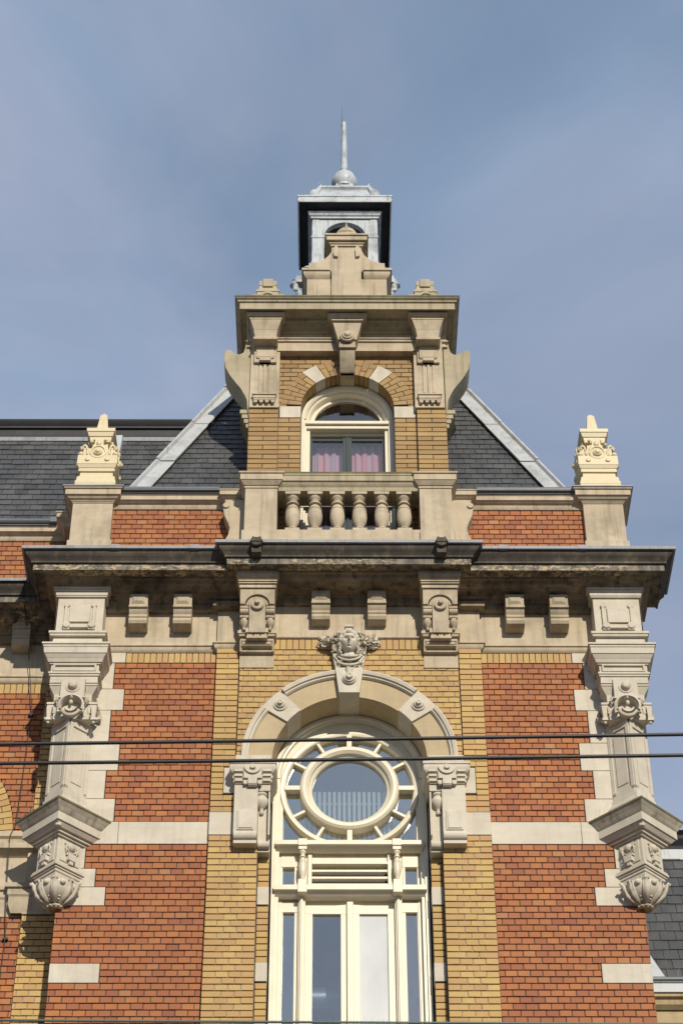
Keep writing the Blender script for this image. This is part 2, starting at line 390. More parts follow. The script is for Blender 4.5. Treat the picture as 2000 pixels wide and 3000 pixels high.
def voussoirs(mb, cx, cz, r0, r1, a0, a1, y0, y1, wd=.063, j=.009):
    """radial brick arch with a mortar core"""
    mb.cur = 1; mb.ring(cx, cz, r0+.008, r1, y0+.010, y1, a0, a1, 30); mb.cur = 0
    n = max(1, round(R(a1-a0)*(r0+.03)/wd)); s = (a1-a0)/n
    for i in range(n):
        split = r0+(r1-r0)*(.35 if i % 2 else .66)
        for ra, rb in ((r0, split-j/2), (split+j/2, r1)):
            A0 = a0+i*s; A1 = A0+s; ga = math.degrees(j/2/ra); gb = math.degrees(j/2/rb); yy = y0+rnd.uniform(-.0015, .0015)
            P = [(ra, A0+ga), (rb, A0+gb), (rb, A1-gb), (ra, A1-ga)]
            mb.prism([(cx+r*math.cos(R(a)), cz+r*math.sin(R(a))) for r, a in P], yy, y1)
def slates(mb, f, u0, u1, z0, z1, z_step, wdt, cut):
    """f(x, t) -> world point on the roof plane and outward normal; cut(t) gives (x0, x1)"""
    n = int((z1-z0)/z_step)
    for i in range(n):
        ta = z0+i*z_step; tb = ta+z_step*1.25
        xa, xb = cut(ta); xa2, xb2 = cut(ta+z_step)
        xa = min(xa, xa2); xb = max(xb, xb2)
        k = math.floor(xa/wdt); off = (i % 2)*wdt/2+rnd.uniform(-.01, .01)
        x = k*wdt-off
        while x < xb:
            a = max(x, xa)+.0025; b = min(x+wdt, xb)-.0025
            if b-a > .02:
                l = .015+rnd.uniform(-.002, .003); dt = rnd.uniform(-.004, .004)
                P = [f(a, ta+dt, l), f(b, ta+dt+rnd.uniform(-.003, .003), l), f(b, tb, .003), f(a, tb, .003),
                     f(a, ta+dt, l-.011), f(b, ta+dt, l-.011), f(b, tb, -.004), f(a, tb, -.004)]
                mb.add(P, [[0, 1, 2, 3], [4, 5, 1, 0], [5, 6, 2, 1], [7, 4, 0, 3], [6, 5, 4, 7], [6, 7, 3, 2]])
            x += wdt

# ================================================================ SETTING
g = MB(); g.box(-150, 150, -150, 150, -.2, 0); o = g.build('street', 'ground', smooth=0); o['kind'] = 'structure'

# ================================================================ CENTRAL BUILDING
T = empty('gabled_town_building', (0, 0, 0), 'red and yellow brick building with a stone gable, balustrade and tall arched window', 'building')
XR, YS = 2.8, 1.375

# ---- red brick walls either side of the yellow bay
UP = [(5, 2.425), (4, 2.306), (6, 2.425), (5, 2.308), (5, 2.422), (4, 2.311)]
LO = [(4, 2.557), (3, 2.443), (3, 2.335), (9, 2.8), (3, 2.33), (18, 2.8)]
pu = (15.094-13.150)/29
for s in (-1, 1):
    mb = MB(); q = MB()
    z = 15.094
    for zt, rows, pit in ((15.094, UP, pu), (12.892, LO, .0683)):
        z = zt; r0 = 0
        for k, x in rows:
            zb = z-k*pit
            sp = (lambda zc, x=x: [(YS, x-.002)]) if s > 0 else (lambda zc, x=x: [(-x+.002, -YS)])
            bricks(mb, sp, z, zb, k, 0, phase=.03+(r0 % 2)*.0585)
            if x < 2.79: q.box(s*(x+.003), s*2.797, -.004, .15, zb+.003, z-.003)
            z = zb; r0 += k
    # tall mass behind and under the brick skin
    mb.cur = 1; mb.box(s*YS, s*2.79, .05, 3.0, 0, 10.15); mb.box(s*2.2, s*2.785, .09, 3, 10.1, 17.2); mb.cur = 0
    sp = lambda zc: [(-.5, 0)]
    for zt, zb, n in ((12.14, 9.6, 37),):
        m2 = MB(); bricks(m2, lambda zc: [(.02, .52)], zt, zb, n, 0)
        for v_i, v in enumerate(m2.v): pass
        mb.M = Matrix.Translation((s*2.8, 0, 0)) @ Matrix.Rotation(s*PI/2, 4, 'Z') @ (Matrix.Identity(4) if s > 0 else Matrix.Translation((-.54, 0, 0)))
        for f_, mi in zip(m2.f, m2.mi): pass
        o0 = len(mb.v); mb.v += [tuple(mb.M @ Vector(p)) for p in m2.v]; mb.f += [[i+o0 for i in f] for f in m2.f]; mb.mi += m2.mi; mb.M = None
    mb.build('red_brick_wall', ['red', 'mortar', 'rmortar'], T, smooth=0)
    split(q, 'quoin_stone', 'white', T, bevel=.003)
    # stone band
    b_ = MB()
    for a, c in ((YS+.002, 2.255), (2.259, 2.797)): b_.box(s*a, s*c, -.006, .15, 12.896, 13.147)
    b_.box(s*1.133, s*(YS-.002), -.071, .15, 12.960, 13.218)
    split(b_, 'stone_band', 'white', T, bevel=.003)
    # soldier course and small end stone
    sb = MB(); soldiers(sb, *sorted((s*YS, s*2.315)), 15.097, 15.225, 0)
    sb.build('soldier_course', ['yellow', 'mortar', 'pmortar'], T, smooth=0)
    e = MB(); e.box(s*2.32, s*2.6, -.004, .1, 15.10, 15.225); e.build('end_stone', 'white', T, bevel=.003)

# ---- yellow brick bay
def circ_spans(zc, X, r, cz, y=0):
    d = zc-cz
    if abs(d) >= r: return [(-X, X)]
    h = math.sqrt(r*r-d*d); return [(-X, -h), (h, X)] if h < X else []
yb = MB()
bricks(yb, lambda zc: circ_spans(zc, 1.132, 1.03, 13.81), 15.205, 13.66, 23, -.085, phase=.02)
soldiers(yb, -.78, .78, 15.208, 15.342, -.085)
for s in (-1, 1):
    def sp(zc, s=s):
        a = 1.247 if 13.44 < zc < 13.745 else 1.12
        return [tuple(sorted((s*(a if zc < 13.75 else 1.136), s*YS)))]
    bricks(yb, sp, 15.31, 13.221, 31, -.065, fit=True, lo=.07)
    bricks(yb, lambda zc, s=s: [tuple(sorted((s*.892, s*YS)))], 12.957, 10.2, 41, -.068, fit=True, lo=.07)
    bricks(yb, lambda zc, s=s: [tuple(sorted((s*.778, s*.892)))] if not (12.25 < zc < 12.45 or 11.435 < zc < 11.635) else [], 12.85, 10.2, 39, .05, fit=True, lo=.07)
    yb.cur = 1; yb.box(s*.785, s*YS, .0, 1.0, 0, 10.2); yb.box(s*.787, s*YS, .07, .35, 10.2, 13.7); yb.cur = 0
yb.build('yellow_brick_wall', ['yellow', 'mortar', 'pmortar'], T, smooth=0)
st = MB()
for s in (-1, 1):
    st.box(s*.779, s*.890, .047, .2, 12.253, 12.447); st.box(s*.779, s*.890, .047, .2, 11.438, 11.632)
    st.box(s*1.12, s*1.245, -.071, .05, 13.443, 13.742)
split(st, 'jamb_stone', 'white', T, bevel=.003)

# ---- big stone arch
A = MB()
A.arc(0, 13.81, [(.772, -.115), (1.0, -.115), (1.0, .02), (1.0, .26), (.772, .26)], 0, 180, 48)
A.build('arch_ring', 'tan', T, smooth=30)
A = MB()
for a0, a1 in ((0, 35), (50.3, 82.5), (97.5, 129.7), (145, 180)):
    A.arc(0, 13.81, [(1.0, -.02), (1.0, -.13), (1.012, -.15), (1.03, -.15), (1.034, -.17), (1.066, -.18), (1.078, -.175), (1.078, -.02)], a0, a1, 20)
split(A, 'arch_moulding', 'white', T, smooth=30)
for a in (42.6, 137.4):
    V = MB(); V.ring(0, 13.81, .766, 1.086, -.142, .27, a-7.4, a+7.4, 6)
    x, z = .95*math.cos(R(a)), 13.81+.95*math.sin(R(a))
    V.lathe((x, -.14, z), [(.070, 0), (.070, -.018), (.054, -.022), (.045, -.045), (.028, -.05), (.026, -.075), (.012, -.078), (.01, -.07)], 20, 'y')
    V.build('arch_voussoir', 'white', T, bevel=.003)
K = MB()
K.prism([(-.104, 14.575), (.104, 14.575), (.143, 14.89), (-.143, 14.89)], -.20, .262)
K.prism([(-.143, 14.893), (.143, 14.893), (.185, 15.225), (-.185, 15.225)], -.17, .02)
K.prism([(-.30, 15.21), (.30, 15.21), (.30, 15.36), (-.30, 15.36)], -.115, .02)
K.lathe((0, -.2, 14.742), [(.072, 0), (.072, -.02), (.06, -.03), (.056, -.045), (.036, -.05), (.034, -.075), (.018, -.08), (.014, -.072)], 24, 'y')
K.lathe((0, -.19, 14.83), [(.0, -.07), (.02, -.06), (.032, -.02), (.04, .02), (.048, .04), (.03, .05), (0, .055)], 16, 'z')
kst = K.build('keystone', 'white', T, bevel=.003)
# carved female head with leafy headdress
def head_mesh():
    h = MB(); n, m = 56, 56; vs = []
    gs = lambda x, y, cx, cy, sx, sy: math.exp(-((x-cx)/sx)**2-((y-cy)/sy)**2)
    for i in range(n+1):
        t = PI*i/n
        for j in range(m):
            a = 2*PI*j/m
            x, y, z = math.sin(t)*math.cos(a), math.sin(t)*math.sin(a), math.cos(t)
            wd = .088*(1-.16*max(0, -z)**1.4) ; X = x*wd; Z = z*.125; Y = y*.105
            if y < 0:
                u, v = X/.088, Z/.125; d = 0
                d += .032*gs(u, v, 0, -.10, .13, .14)+.018*gs(u, v, 0, .10, .10, .25)           # nose
                d += .010*gs(u, v, -.36, .30, .26, .08)+.010*gs(u, v, .36, .30, .26, .08)        # brows
                d -= .030*gs(u, v, -.38, .13, .20, .12)+.030*gs(u, v, .38, .13, .20, .12)        # sockets
                d += .013*gs(u, v, -.38, .11, .13, .06)+.013*gs(u, v, .38, .11, .13, .06)        # eyes
                d += .013*gs(u, v, 0, -.40, .20, .045)+.014*gs(u, v, 0, -.51, .17, .05)-.010*gs(u, v, 0, -.455, .22, .022)
                d += .016*gs(u, v, 0, -.80, .22, .15)-.006*gs(u, v, 0, -.64, .22, .05)
                d += .006*gs(u, v, -.5, -.2, .25, .25)+.006*gs(u, v, .5, -.2, .25, .25)
                Y -= 1.55*d*(-y)**.5
            vs.append((X, Y, Z))
    fs = [[i*m+j, i*m+(j+1) % m, (i+1)*m+(j+1) % m, (i+1)*m+j] for i in range(n) for j in range(m)]
    h.add(vs, fs); return h
h = head_mesh(); mt = Matrix.Translation((0, -.245, 15.165)) @ Matrix.Rotation(R(6), 4, 'X')
h.v = [tuple(mt @ Vector(p)) for p in h.v]
h.tube([(0, -.2, 15.08), (0, -.2, 15.0)], [.055, .07], 14)
hd = h.build('carved_head', 'white', kst, smooth=80)
def leaf(mb, p, L_, W_, rz, rx, ry, fold=.35):
    mb.M = Matrix.Translation(p) @ Matrix.Rotation(rz, 4, 'Y') @ Matrix.Rotation(rx, 4, 'X') @ Matrix.Rotation(ry, 4, 'Z')
    f = fold*W_; P = [(0, 0, 0), (W_*.55, -f, L_*.22), (W_*.30, -f*.5, L_*.36), (W_*.62, -f, L_*.55), (W_*.28, -f*.4, L_*.68), (W_*.35, -f*.6, L_*.85), (0, -f*1.3, L_)]
    Q = [(-x, y, z) for x, y, z in P[1:-1]][::-1]; R_ = P+Q; n = len(R_); cen = (0, f*.6, L_*.5)
    vs = R_+[cen]+[(x, y+.012, z) for x, y, z in R_]+[(0, f*.6+.012, L_*.5)]
    mb.add(vs, [[i, (i+1) % n, n] for i in range(n)]+[[n+1+(i+1) % n, n+1+i, 2*n+1] for i in range(n)]+[[i, n+1+i, n+1+(i+1) % n, (i+1) % n] for i in range(n)])
    mb.M = None
r2 = random.Random(5)
l = MB()
for i in range(11):      # curls round the brow
    a = R(10+160*i/10); l.ball((.086*math.cos(a), -.325+.055*abs(math.cos(a)), 15.180+.082*math.sin(a)), .0245+.005*(i % 2), 10)
for i in range(12):
    a = R(2+176*i/11); l.ball((.080*math.cos(a), -.268, 15.198+.105*math.sin(a)), .030, 10)
for s in (-1, 1):
    for i in range(6): l.ball((s*(.094+.008*math.sin(i*2.1)), -.245, 15.17-i*.026), (.019, .03, .018), 8)
l.frus(0, -.25, 15.27, .035, .05, 15.33, .006, .02)
l.build('carved_hair', 'white', kst, smooth=60)
for s in (-1, 1):
    l = MB()
    for i in range(34):   # oak-leaf swags to both sides
        u = i/33; x = s*(.11+.16*u); z = 15.245+r2.uniform(-.045, .05)*(1-.15*u)
        leaf(l, (x, -.12-.09*(1-u)-r2.random()*.05, z), r2.uniform(.05, .085), r2.uniform(.035, .05), s*R(r2.uniform(10, 150)), R(r2.uniform(-50, 10)), R(r2.uniform(-60, 60)))
    for i in range(12): leaf(l, (s*(.145-.005*i+r2.uniform(-.015, .01)), -.195, 15.19-i*.016), r2.uniform(.04, .06), .036, s*R(r2.uniform(20, 170)), R(r2.uniform(-40, 0)), R(r2.uniform(-50, 50)))
    for i in range(7): leaf(l, (s*.105, -.20, 15.325), .05, .035, R(i*51+r2.uniform(-10, 10)), R(-40), 0)
    l.ball((s*.105, -.215, 15.33), .018, 8); l.ball((s*.155, -.20, 15.275), .022, 8); l.ball((s*.20, -.175, 15.262), .020, 8)
    l.build('leaf_swag', 'white', kst)
l = MB()
for s in (-1, 1):
    l.tube([(s*.115, -.19, 15.09), (s*.100, -.225, 15.035), (s*.06, -.25, 15.0), (0, -.262, 14.985)], [.010, .014, .014, .014], 8)
    l.tube([(s*.125, -.19, 15.06), (s*.105, -.22, 15.005), (s*.06, -.24, 14.965), (0, -.25, 14.945)], [.008, .011, .012, .013], 8)
    l.tube([(s*.15, -.18, 15.05), (s*.12, -.19, 14.99), (s*.09, -.205, 14.94), (s*.05, -.22, 14.915), (0, -.225, 14.905)], [.009, .012, .013, .014, .014], 8)
    leaf(l, (s*.125, -.20, 14.97), .12, .05, R(180)+s*R(8), R(-12), 0, .5)
    l.ball((s*.11, -.205, 14.955), (.022, .02, .022), 8)
l.box(-.030, .030, -.20, -.05, 14.95, 15.31); l.box(-.035, .035, -.21, -.05, 15.30, 15.42); l.box(-.045, .045, -.225, -.05, 15.405, 15.43)
l.build('carved_collar', 'white', kst, bevel=.002)

# ---- imposts with scroll consoles under the arch
def impost(s):
    x0, x1, yb_ = .778, 1.130, -.19
    c = MB()
    if s > 0: path = [(x0, .262), (x0, yb_), (x1, yb_), (x1, -.02)]
    else: path = [(-x1, -.02), (-x1, yb_), (-x0, yb_), (-x0, .262)]
    c.sweep(path, [(0, 13.81), (0, 13.715), (.058, 13.705), (.058, 13.675), (.048, 13.67), (.048, 13.655), (.055, 13.65), (.052, 13.615), (.03, 13.585), (.012, 13.575), (.012, 13.555), (.022, 13.55), (.022, 13.525), (.008, 13.51), (.008, 13.485), (-.03, 13.48), (-.03, 13.81)])
    c.box(s*(x0+.002), s*(x1-.002), yb_+.004, .262, 13.475, 13.8); c.box(s*(x0+.004), s*(x1-.004), yb_+.107, .258, 13.1, 13.48)
    cap = c.build('impost_capital', 'white', T, bevel=.002)
    d = MB(); xm = (x0+x1)/2; xo = .896
    d.box(s*(xm-.088), s*(xm+.088), yb_-.052, yb_, 13.505, 13.66)
    d.ring(s*xm, 13.635, .05, .085, yb_-.072, yb_, 180, 360, 16); d.ring(s*xm, 13.635, .0, .05, yb_-.056, yb_, 180, 360, 12)
    d.disc(s*xm, yb_-.055, 13.622, .028, .035)
    d.box(s*(xm-.045), s*(xm+.045), yb_-.055, yb_, 13.44, 13.51)
    d.lathe((s*xm-.045, yb_-.02, 13.455), [(.035, 0), (.035, .09)], 16, 'x')
    for q in (-1, 1):
        d.box(s*xm+q*.05, s*xm+q*.092, yb_-.03, yb_, 13.45, 13.505); d.box(s*xm+q*.055, s*xm+q*.085, yb_-.045, yb_, 13.44, 13.465)
        d.box(s*xm+q*.10, s*xm+q*.185, yb_-.05, yb_, 13.585, 13.612); d.box(s*xm+q*.10, s*xm+q*.18, yb_-.04, yb_, 13.535, 13.562); d.box(s*xm+q*.10, s*xm+q*.176, yb_-.02, yb_, 13.49, 13.52)
    d.box(s*(xm-.19), s*(xm+.19), yb_-.002, yb_+.03, 13.485, 13.66); d.build('console_ornament', 'white', cap, bevel=.002)
    e = MB()
    e.box(s*(xo+.002), s*x1, yb_, .05, 12.885, 13.455)
    e.box(s*(xo+.035), s*(x1-.035), yb_-.012, yb_, 12.935, 13.16); e.box(s*(xo+.05), s*(x1-.05), yb_-.022, yb_, 12.95, 13.145)
    e.lathe((min(s*xo, s*x1), yb_+.03, 12.885), [(.05, .004), (.05, x1-xo-.004)], 18, 'x')
    e.box(s*(xo+.004), s*(x1-.004), yb_+.02, .05, 12.80, 12.86)
    e.box(s*x0, s*xo, yb_+.10, .262, 12.835, 13.49); e.box(s*x0, s*(x0+.018), yb_+.03, .1, 12.9, 13.45)
    e.lathe((min(s*x0, s*xo), yb_+.115, 12.835), [(.04, .004), (.04, xo-x0-.004)], 16, 'x'); e.box(s*(x0+.002), s*xo, -.055, .26, 12.77, 12.81)
    e.box(s*x0, s*xo, yb_+.02, .2, 13.40, 13.47)
    e.lathe((s*.862, yb_+.085, 13.16), [(0, 0), (.018, .006), (.024, .025), (.016, .045), (.022, .055), (.02, .062), (.05, .09), (.072, .13), (.072, .155), (.055, .185), (.045, .2), (.06, .215), (.06, .235), (0, .24)], 22, 'z')
    e.build('scroll_console', 'white', cap, bevel=.0025)
for s in (-1, 1): impost(s)

# ---- great window
W = MB(); Wy = .25
def outer(th):   # outline of the arched head, seen from the oculus centre (0, 13.70)
    c, s_ = math.cos(th), math.sin(th); b_ = -.11*s_; disc_ = b_*b_-(.0121-.765**2)
    r = -b_+math.sqrt(disc_); z = 13.70+r*s_
    if z < 13.81: r = min(.765/abs(c) if abs(c) > 1e-6 else 9, 9)
    return r
n = 64; th = [PI*i/n for i in range(n+1)]
vs = []
for t_ in th:
    ro = outer(t_); c, s_ = math.cos(t_), math.sin(t_)
    for r, y in ((.70, Wy), (ro, Wy), (ro, Wy+.1), (.70, Wy+.1)): vs.append((r*c, y, 13.70+r*s_))
W.add(vs, [[i*4+a, (i+1)*4+a, (i+1)*4+(a+1) % 4, i*4+(a+1) % 4] for i in range(n) for a in range(4)])
for s in (-1, 1):
    W.box(s*.66, s*.765, Wy, Wy+.1, 13.03, 13.71); W.box(s*.69, s*.765, Wy-.035, Wy, 10.2, 13.8)
    W.box(s*.725, s*.765, Wy-.06, Wy-.03, 10.2, 13.81)
    W.box(s*.655, s*.70, Wy+.02, Wy+.1, 10.2, 12.45); W.box(s*.655, s*.70, Wy+.023, Wy+.1, 12.5, 12.98)
    W.box(s*.43, s*.50, Wy-.01, Wy+.1, 10.2, 12.46); W.box(s*.443, s*.487, Wy-.035, Wy-.01, 10.2, 12.46); W.box(s*.455, s*.475, Wy-.05, Wy-.03, 10.2, 12.46)
W.arc(0, 13.81, [(.69, Wy), (.765, Wy), (.765, Wy-.06), (.73, Wy-.06), (.72, Wy-.035), (.70, Wy-.03)], 0, 180, 48)
W.arc(0, 13.70, [(.635, Wy+.08), (.635, Wy+.01), (.645, Wy-.01), (.665, Wy-.02), (.69, Wy-.02), (.70, Wy+.0), (.70, Wy+.08)], 0, 360, 72, True)
W.arc(0, 13.70, [(.375, Wy+.08), (.375, Wy+.02), (.39, Wy+.0), (.405, Wy-.005), (.41, Wy-.035), (.44, Wy-.06), (.47, Wy-.06), (.495, Wy-.04), (.50, Wy+.0), (.505, Wy+.08)], 0, 360, 72, True)
for i in range(12):      # spokes
    a = 30*i; hw = .026 if a % 90 == 0 else .015; pr = .03 if a % 90 == 0 else 0
    W.M = Matrix.Translation((0, 0, 13.70)) @ Matrix.Rotation(-R(a), 4, 'Y')
    W.box(.49, .65, Wy-pr, Wy+.08, -hw, hw); W.M = None
# transoms
W.box(-.765, .765, Wy-.02, Wy+.1, 12.955, 13.04); W.box(-.73, .73, Wy-.11, Wy-.02, 12.985, 13.035); W.prism([(Wy-.015, 12.94), (Wy-.045, 12.955), (Wy-.07, 12.975), (Wy-.09, 12.99), (Wy-.015, 12.99)], -.72, .72, 'x')
W.box(-.765, .765, Wy-.02, Wy+.1, 12.435, 12.54); W.box(-.74, .74, Wy-.11, Wy-.02, 12.475, 12.53); W.prism([(Wy-.015, 12.425), (Wy-.045, 12.44), (Wy-.07, 12.46), (Wy-.09, 12.48), (Wy-.015, 12.48)], -.73, .73, 'x')
for s in (-1, 1):
    W.box(s*.415, s*.505, Wy-.125, Wy-.0, 12.44, 12.545); W.box(s*.415, s*.505, Wy-.125, Wy-.0, 12.968, 13.043)
    W.box(s*.515, s*.54, Wy+.02, Wy+.1, 12.54, 12.96); W.box(s*.512, s*.672, Wy+.017, Wy+.1, 12.803, 12.957)
    W.box(s*.37, s*.41, Wy+.0, Wy+.1, 12.54, 12.96); W.box(s*.40, s*.52, Wy+.03, Wy+.1, 12.54, 12.96)
    W.box(s*.03, s*.09, Wy+.03, Wy+.08, 10.2, 12.37); W.box(s*.36, s*.43, Wy+.03, Wy+.08, 10.2, 12.345)
    W.box(s*.50, s*.535, Wy+.03, Wy+.09, 10.2, 12.40); W.box(s*.645, s*.66, Wy+.03, Wy+.09, 10.2, 12.40); W.box(s*.497, s*.663, Wy+.026, Wy+.088, 12.303, 12.423)
    W.prism([(s*.03, 12.285), (s*.43, 12.285), (s*.43, 12.335), (s*.23, 12.372), (s*.03, 12.39)], Wy+.028, Wy+.082)
W.box(-.37, .37, Wy+.03, Wy+.1, 12.83, 12.96); W.box(-.37, .37, Wy+.002, Wy+.03, 12.83, 12.86)
for s in (-1, 1): W.box(s*.36, s*.75, Wy+.085, Wy+.12, 12.80, 12.99); W.box(s*.40, s*.75, Wy+.085, Wy+.12, 12.31, 12.5); W.box(s*.65, s*.76, Wy+.085, Wy+.12, 10.2, 13.7); W.box(s*.41, s*.54, Wy+.085, Wy+.12, 10.2, 12.9)
W.box(-.03, .03, Wy-.01, Wy+.08, 10.2, 12.40); W.box(-.43, .43, Wy+.05, Wy+.09, 12.30, 12.45)
win = W.build('arched_window', 'cream', T, bevel=.003)
gl = MB(); gl.ring(0, 13.70, 0.001, .66, Wy+.055, Wy+.058, 0, 360, 48, True)
[gl.box(q_*.46, q_*.68, Wy+.06, Wy+.063, 13.03, 13.7) for q_ in (-1, 1)]
for s in (-1, 1):
    gl.box(s*.53, s*.66, Wy+.06, Wy+.063, 12.54, 12.81); gl.box(s*.53, s*.65, Wy+.06, Wy+.063, 10.2, 12.31)
gl.build('window_pane', 'glass', win, smooth=0)
gl = MB(); gl.box(-.365, -.085, Wy+.055, Wy+.058, 10.2, 12.30); gl.build('window_pane', 'dimreflglass', win, smooth=0)
gl = MB(); gl.box(.085, .365, Wy+.055, Wy+.058, 10.2, 12.30); gl.build('window_pane', 'frosted', win, smooth=0, label='dusty bright pane of the right door leaf')
lv = MB()
for i in range(3):
    z = 12.772-i*.078
    lv.M = Matrix.Translation((0, Wy+.05, z-.005)) @ Matrix.Rotation(R(4), 4, 'X'); lv.box(-.37, .37, -.028, .02, -.012, .012); lv.M = None
lv.build('louvre', 'cream', win, bevel=.002)
lv = MB(); lv.box(-.40, .40, Wy+.105, Wy+.115, 12.5, 12.9); lv.build('louvre_dark_sheet', 'black', win)  # added black sheet, its colour stands for the darkness between the blades
def spindle(x, z0, hgt, r, y):
    q = MB(); P = [(.62, 0), (.66, .04), (.78, .055), (.74, .075), (.45, .10), (.60, .16), (.88, .25), (1.0, .36), (1.02, .46), (.96, .56), (.90, .60), (.97, .61), (.97, .625), (.90, .635), (.86, .66), (.70, .71), (.55, .74), (.56, .755), (.84, .765), (.86, .785), (.82, .80), (.50, .82), (.52, .86), (.66, .90), (.86, .935), (.9, .97), (.8, 1)]
    q.lathe((x, y, z0), [(0, 0)]+[(a*r, b*hgt) for a, b in P]+[(0, hgt)], 18, 'z'); return q
for s in (-1, 1):
    q = spindle(s*.46, 12.585, .35, .039, Wy-.072); q.box(s*.46-.04, s*.46+.04, Wy-.112, Wy-.03, 12.545, 12.59); q.box(s*.46-.04, s*.46+.04, Wy-.112, Wy-.03, 12.93, 12.968)
    q.build('window_baluster', 'cream', win)

sb = MB(); sb.sweep([(-1.42, -.03), (1.42, -.03)], [(-.1, 10.86), (.14, 10.83), (.14, 10.74), (.09, 10.70), (-.1, 10.66)]); sb.build('window_sill', 'stone', T, bevel=.004)
# ---- rooms behind the glass (hidden dark shells)
fb = MB()
for s in (-1, 1): fb.box(s*.40, s*.76, Wy+.045, Wy+.08, 12.805, 12.97); fb.box(s*.44, s*.76, Wy+.045, Wy+.08, 12.315, 12.48)
split(fb, 'window_backing_board', 'cream', win)
rm = MB()
def shell(x, y0, y1, z0, z1):
    rm.box(-x, x, y1, y1+.05, z0, z1); rm.box(-x-.05, -x, y0, y1, z0, z1); rm.box(x, x+.05, y0, y1, z0, z1)
    rm.box(-x, x, y0, y1, z1, z1+.05); rm.box(-x, x, y0, y1, z0-.05, z0)
shell(1.3, .37, 3.4, 13.0, 14.75); rm.build('room_interior', 'room', T, smooth=0); rm = MB(); shell(1.3, .37, 3.4, 9.9, 12.9); rm.build('room_interior', 'room', T, smooth=0)
rm = MB(); shell(.75, .42, 1.0, 16.3, 19.4); rm.build('attic_room_interior', 'room', T, smooth=0)

# ---- frieze, string and brackets
f = MB()
f.box(-.78, .78, -.088, .1, 15.345, 15.90)
for s in (-1, 1):
    f.box(s*1.133, s*YS, -.068, .1, 15.315, 15.78); f.box(s*YS, s*2.58, -.018, .1, 15.31, 15.80)
split(f, 'stone_frieze', 'stone', T, bevel=.003)
f = MB()
strp = [(0, 15.312), (.045, 15.308), (.045, 15.29), (.03, 15.285), (.025, 15.25), (.012, 15.235), (0, 15.225)]
f.sweep([(-2.58, .0), (-YS, .0), (-YS, -.055), (-1.12, -.055)], strp); f.sweep([(1.12, -.055), (YS, -.055), (YS, 0), (2.58, .0)], strp)
f.sweep([(-.78, -.085), (-.29, -.085)], [(0, 15.372), (.022, 15.368), (.022, 15.352), (0, 15.34)]); f.sweep([(.29, -.085), (.78, -.085)], [(0, 15.372), (.022, 15.368), (.022, 15.352), (0, 15.34)])
split(f, 'string_moulding', 'stone', T, bevel=.002)
def bracket(x, y, z):
    q = MB()
    q.prism([(y, z+.02), (y-.2, z+.02), (y-.2, z-.15), (y-.185, z-.155), (y-.175, z-.19), (y-.15, z-.215), (y-.165, z-.225), (y-.165, z-.25), (y-.15, z-.262), (y-.165, z-.275), (y-.168, z-.30), (y-.15, z-.33), (y-.11, z-.345), (y, z-.345)], x-.096, x+.096, 'x')
    q.box(x-.1, x+.1, y-.208, y-.1, z-.155, z-.13)
    q.add([(x-.075, y-.2, z-.115), (x+.075, y-.2, z-.115), (x+.075, y-.2, z-.012), (x-.075, y-.2, z-.012), (x-.045, y-.222, z-.085), (x+.045, y-.222, z-.085), (x+.045, y-.222, z-.04), (x-.045, y-.222, z-.04)],
          [[0, 1, 5, 4], [1, 2, 6, 5], [2, 3, 7, 6], [3, 0, 4, 7], [4, 5, 6, 7]])
    return q
b0 = bracket(1.742, -.018, 15.82).build('cornice_bracket', 'stone', T, bevel=.003)
for dx in (.463, -3.484, -3.947): copy(b0, dx)
b1 = bracket(.293, -.05, 15.85).build('cornice_bracket', 'stone', T, bevel=.003); copy(b1, -.586)

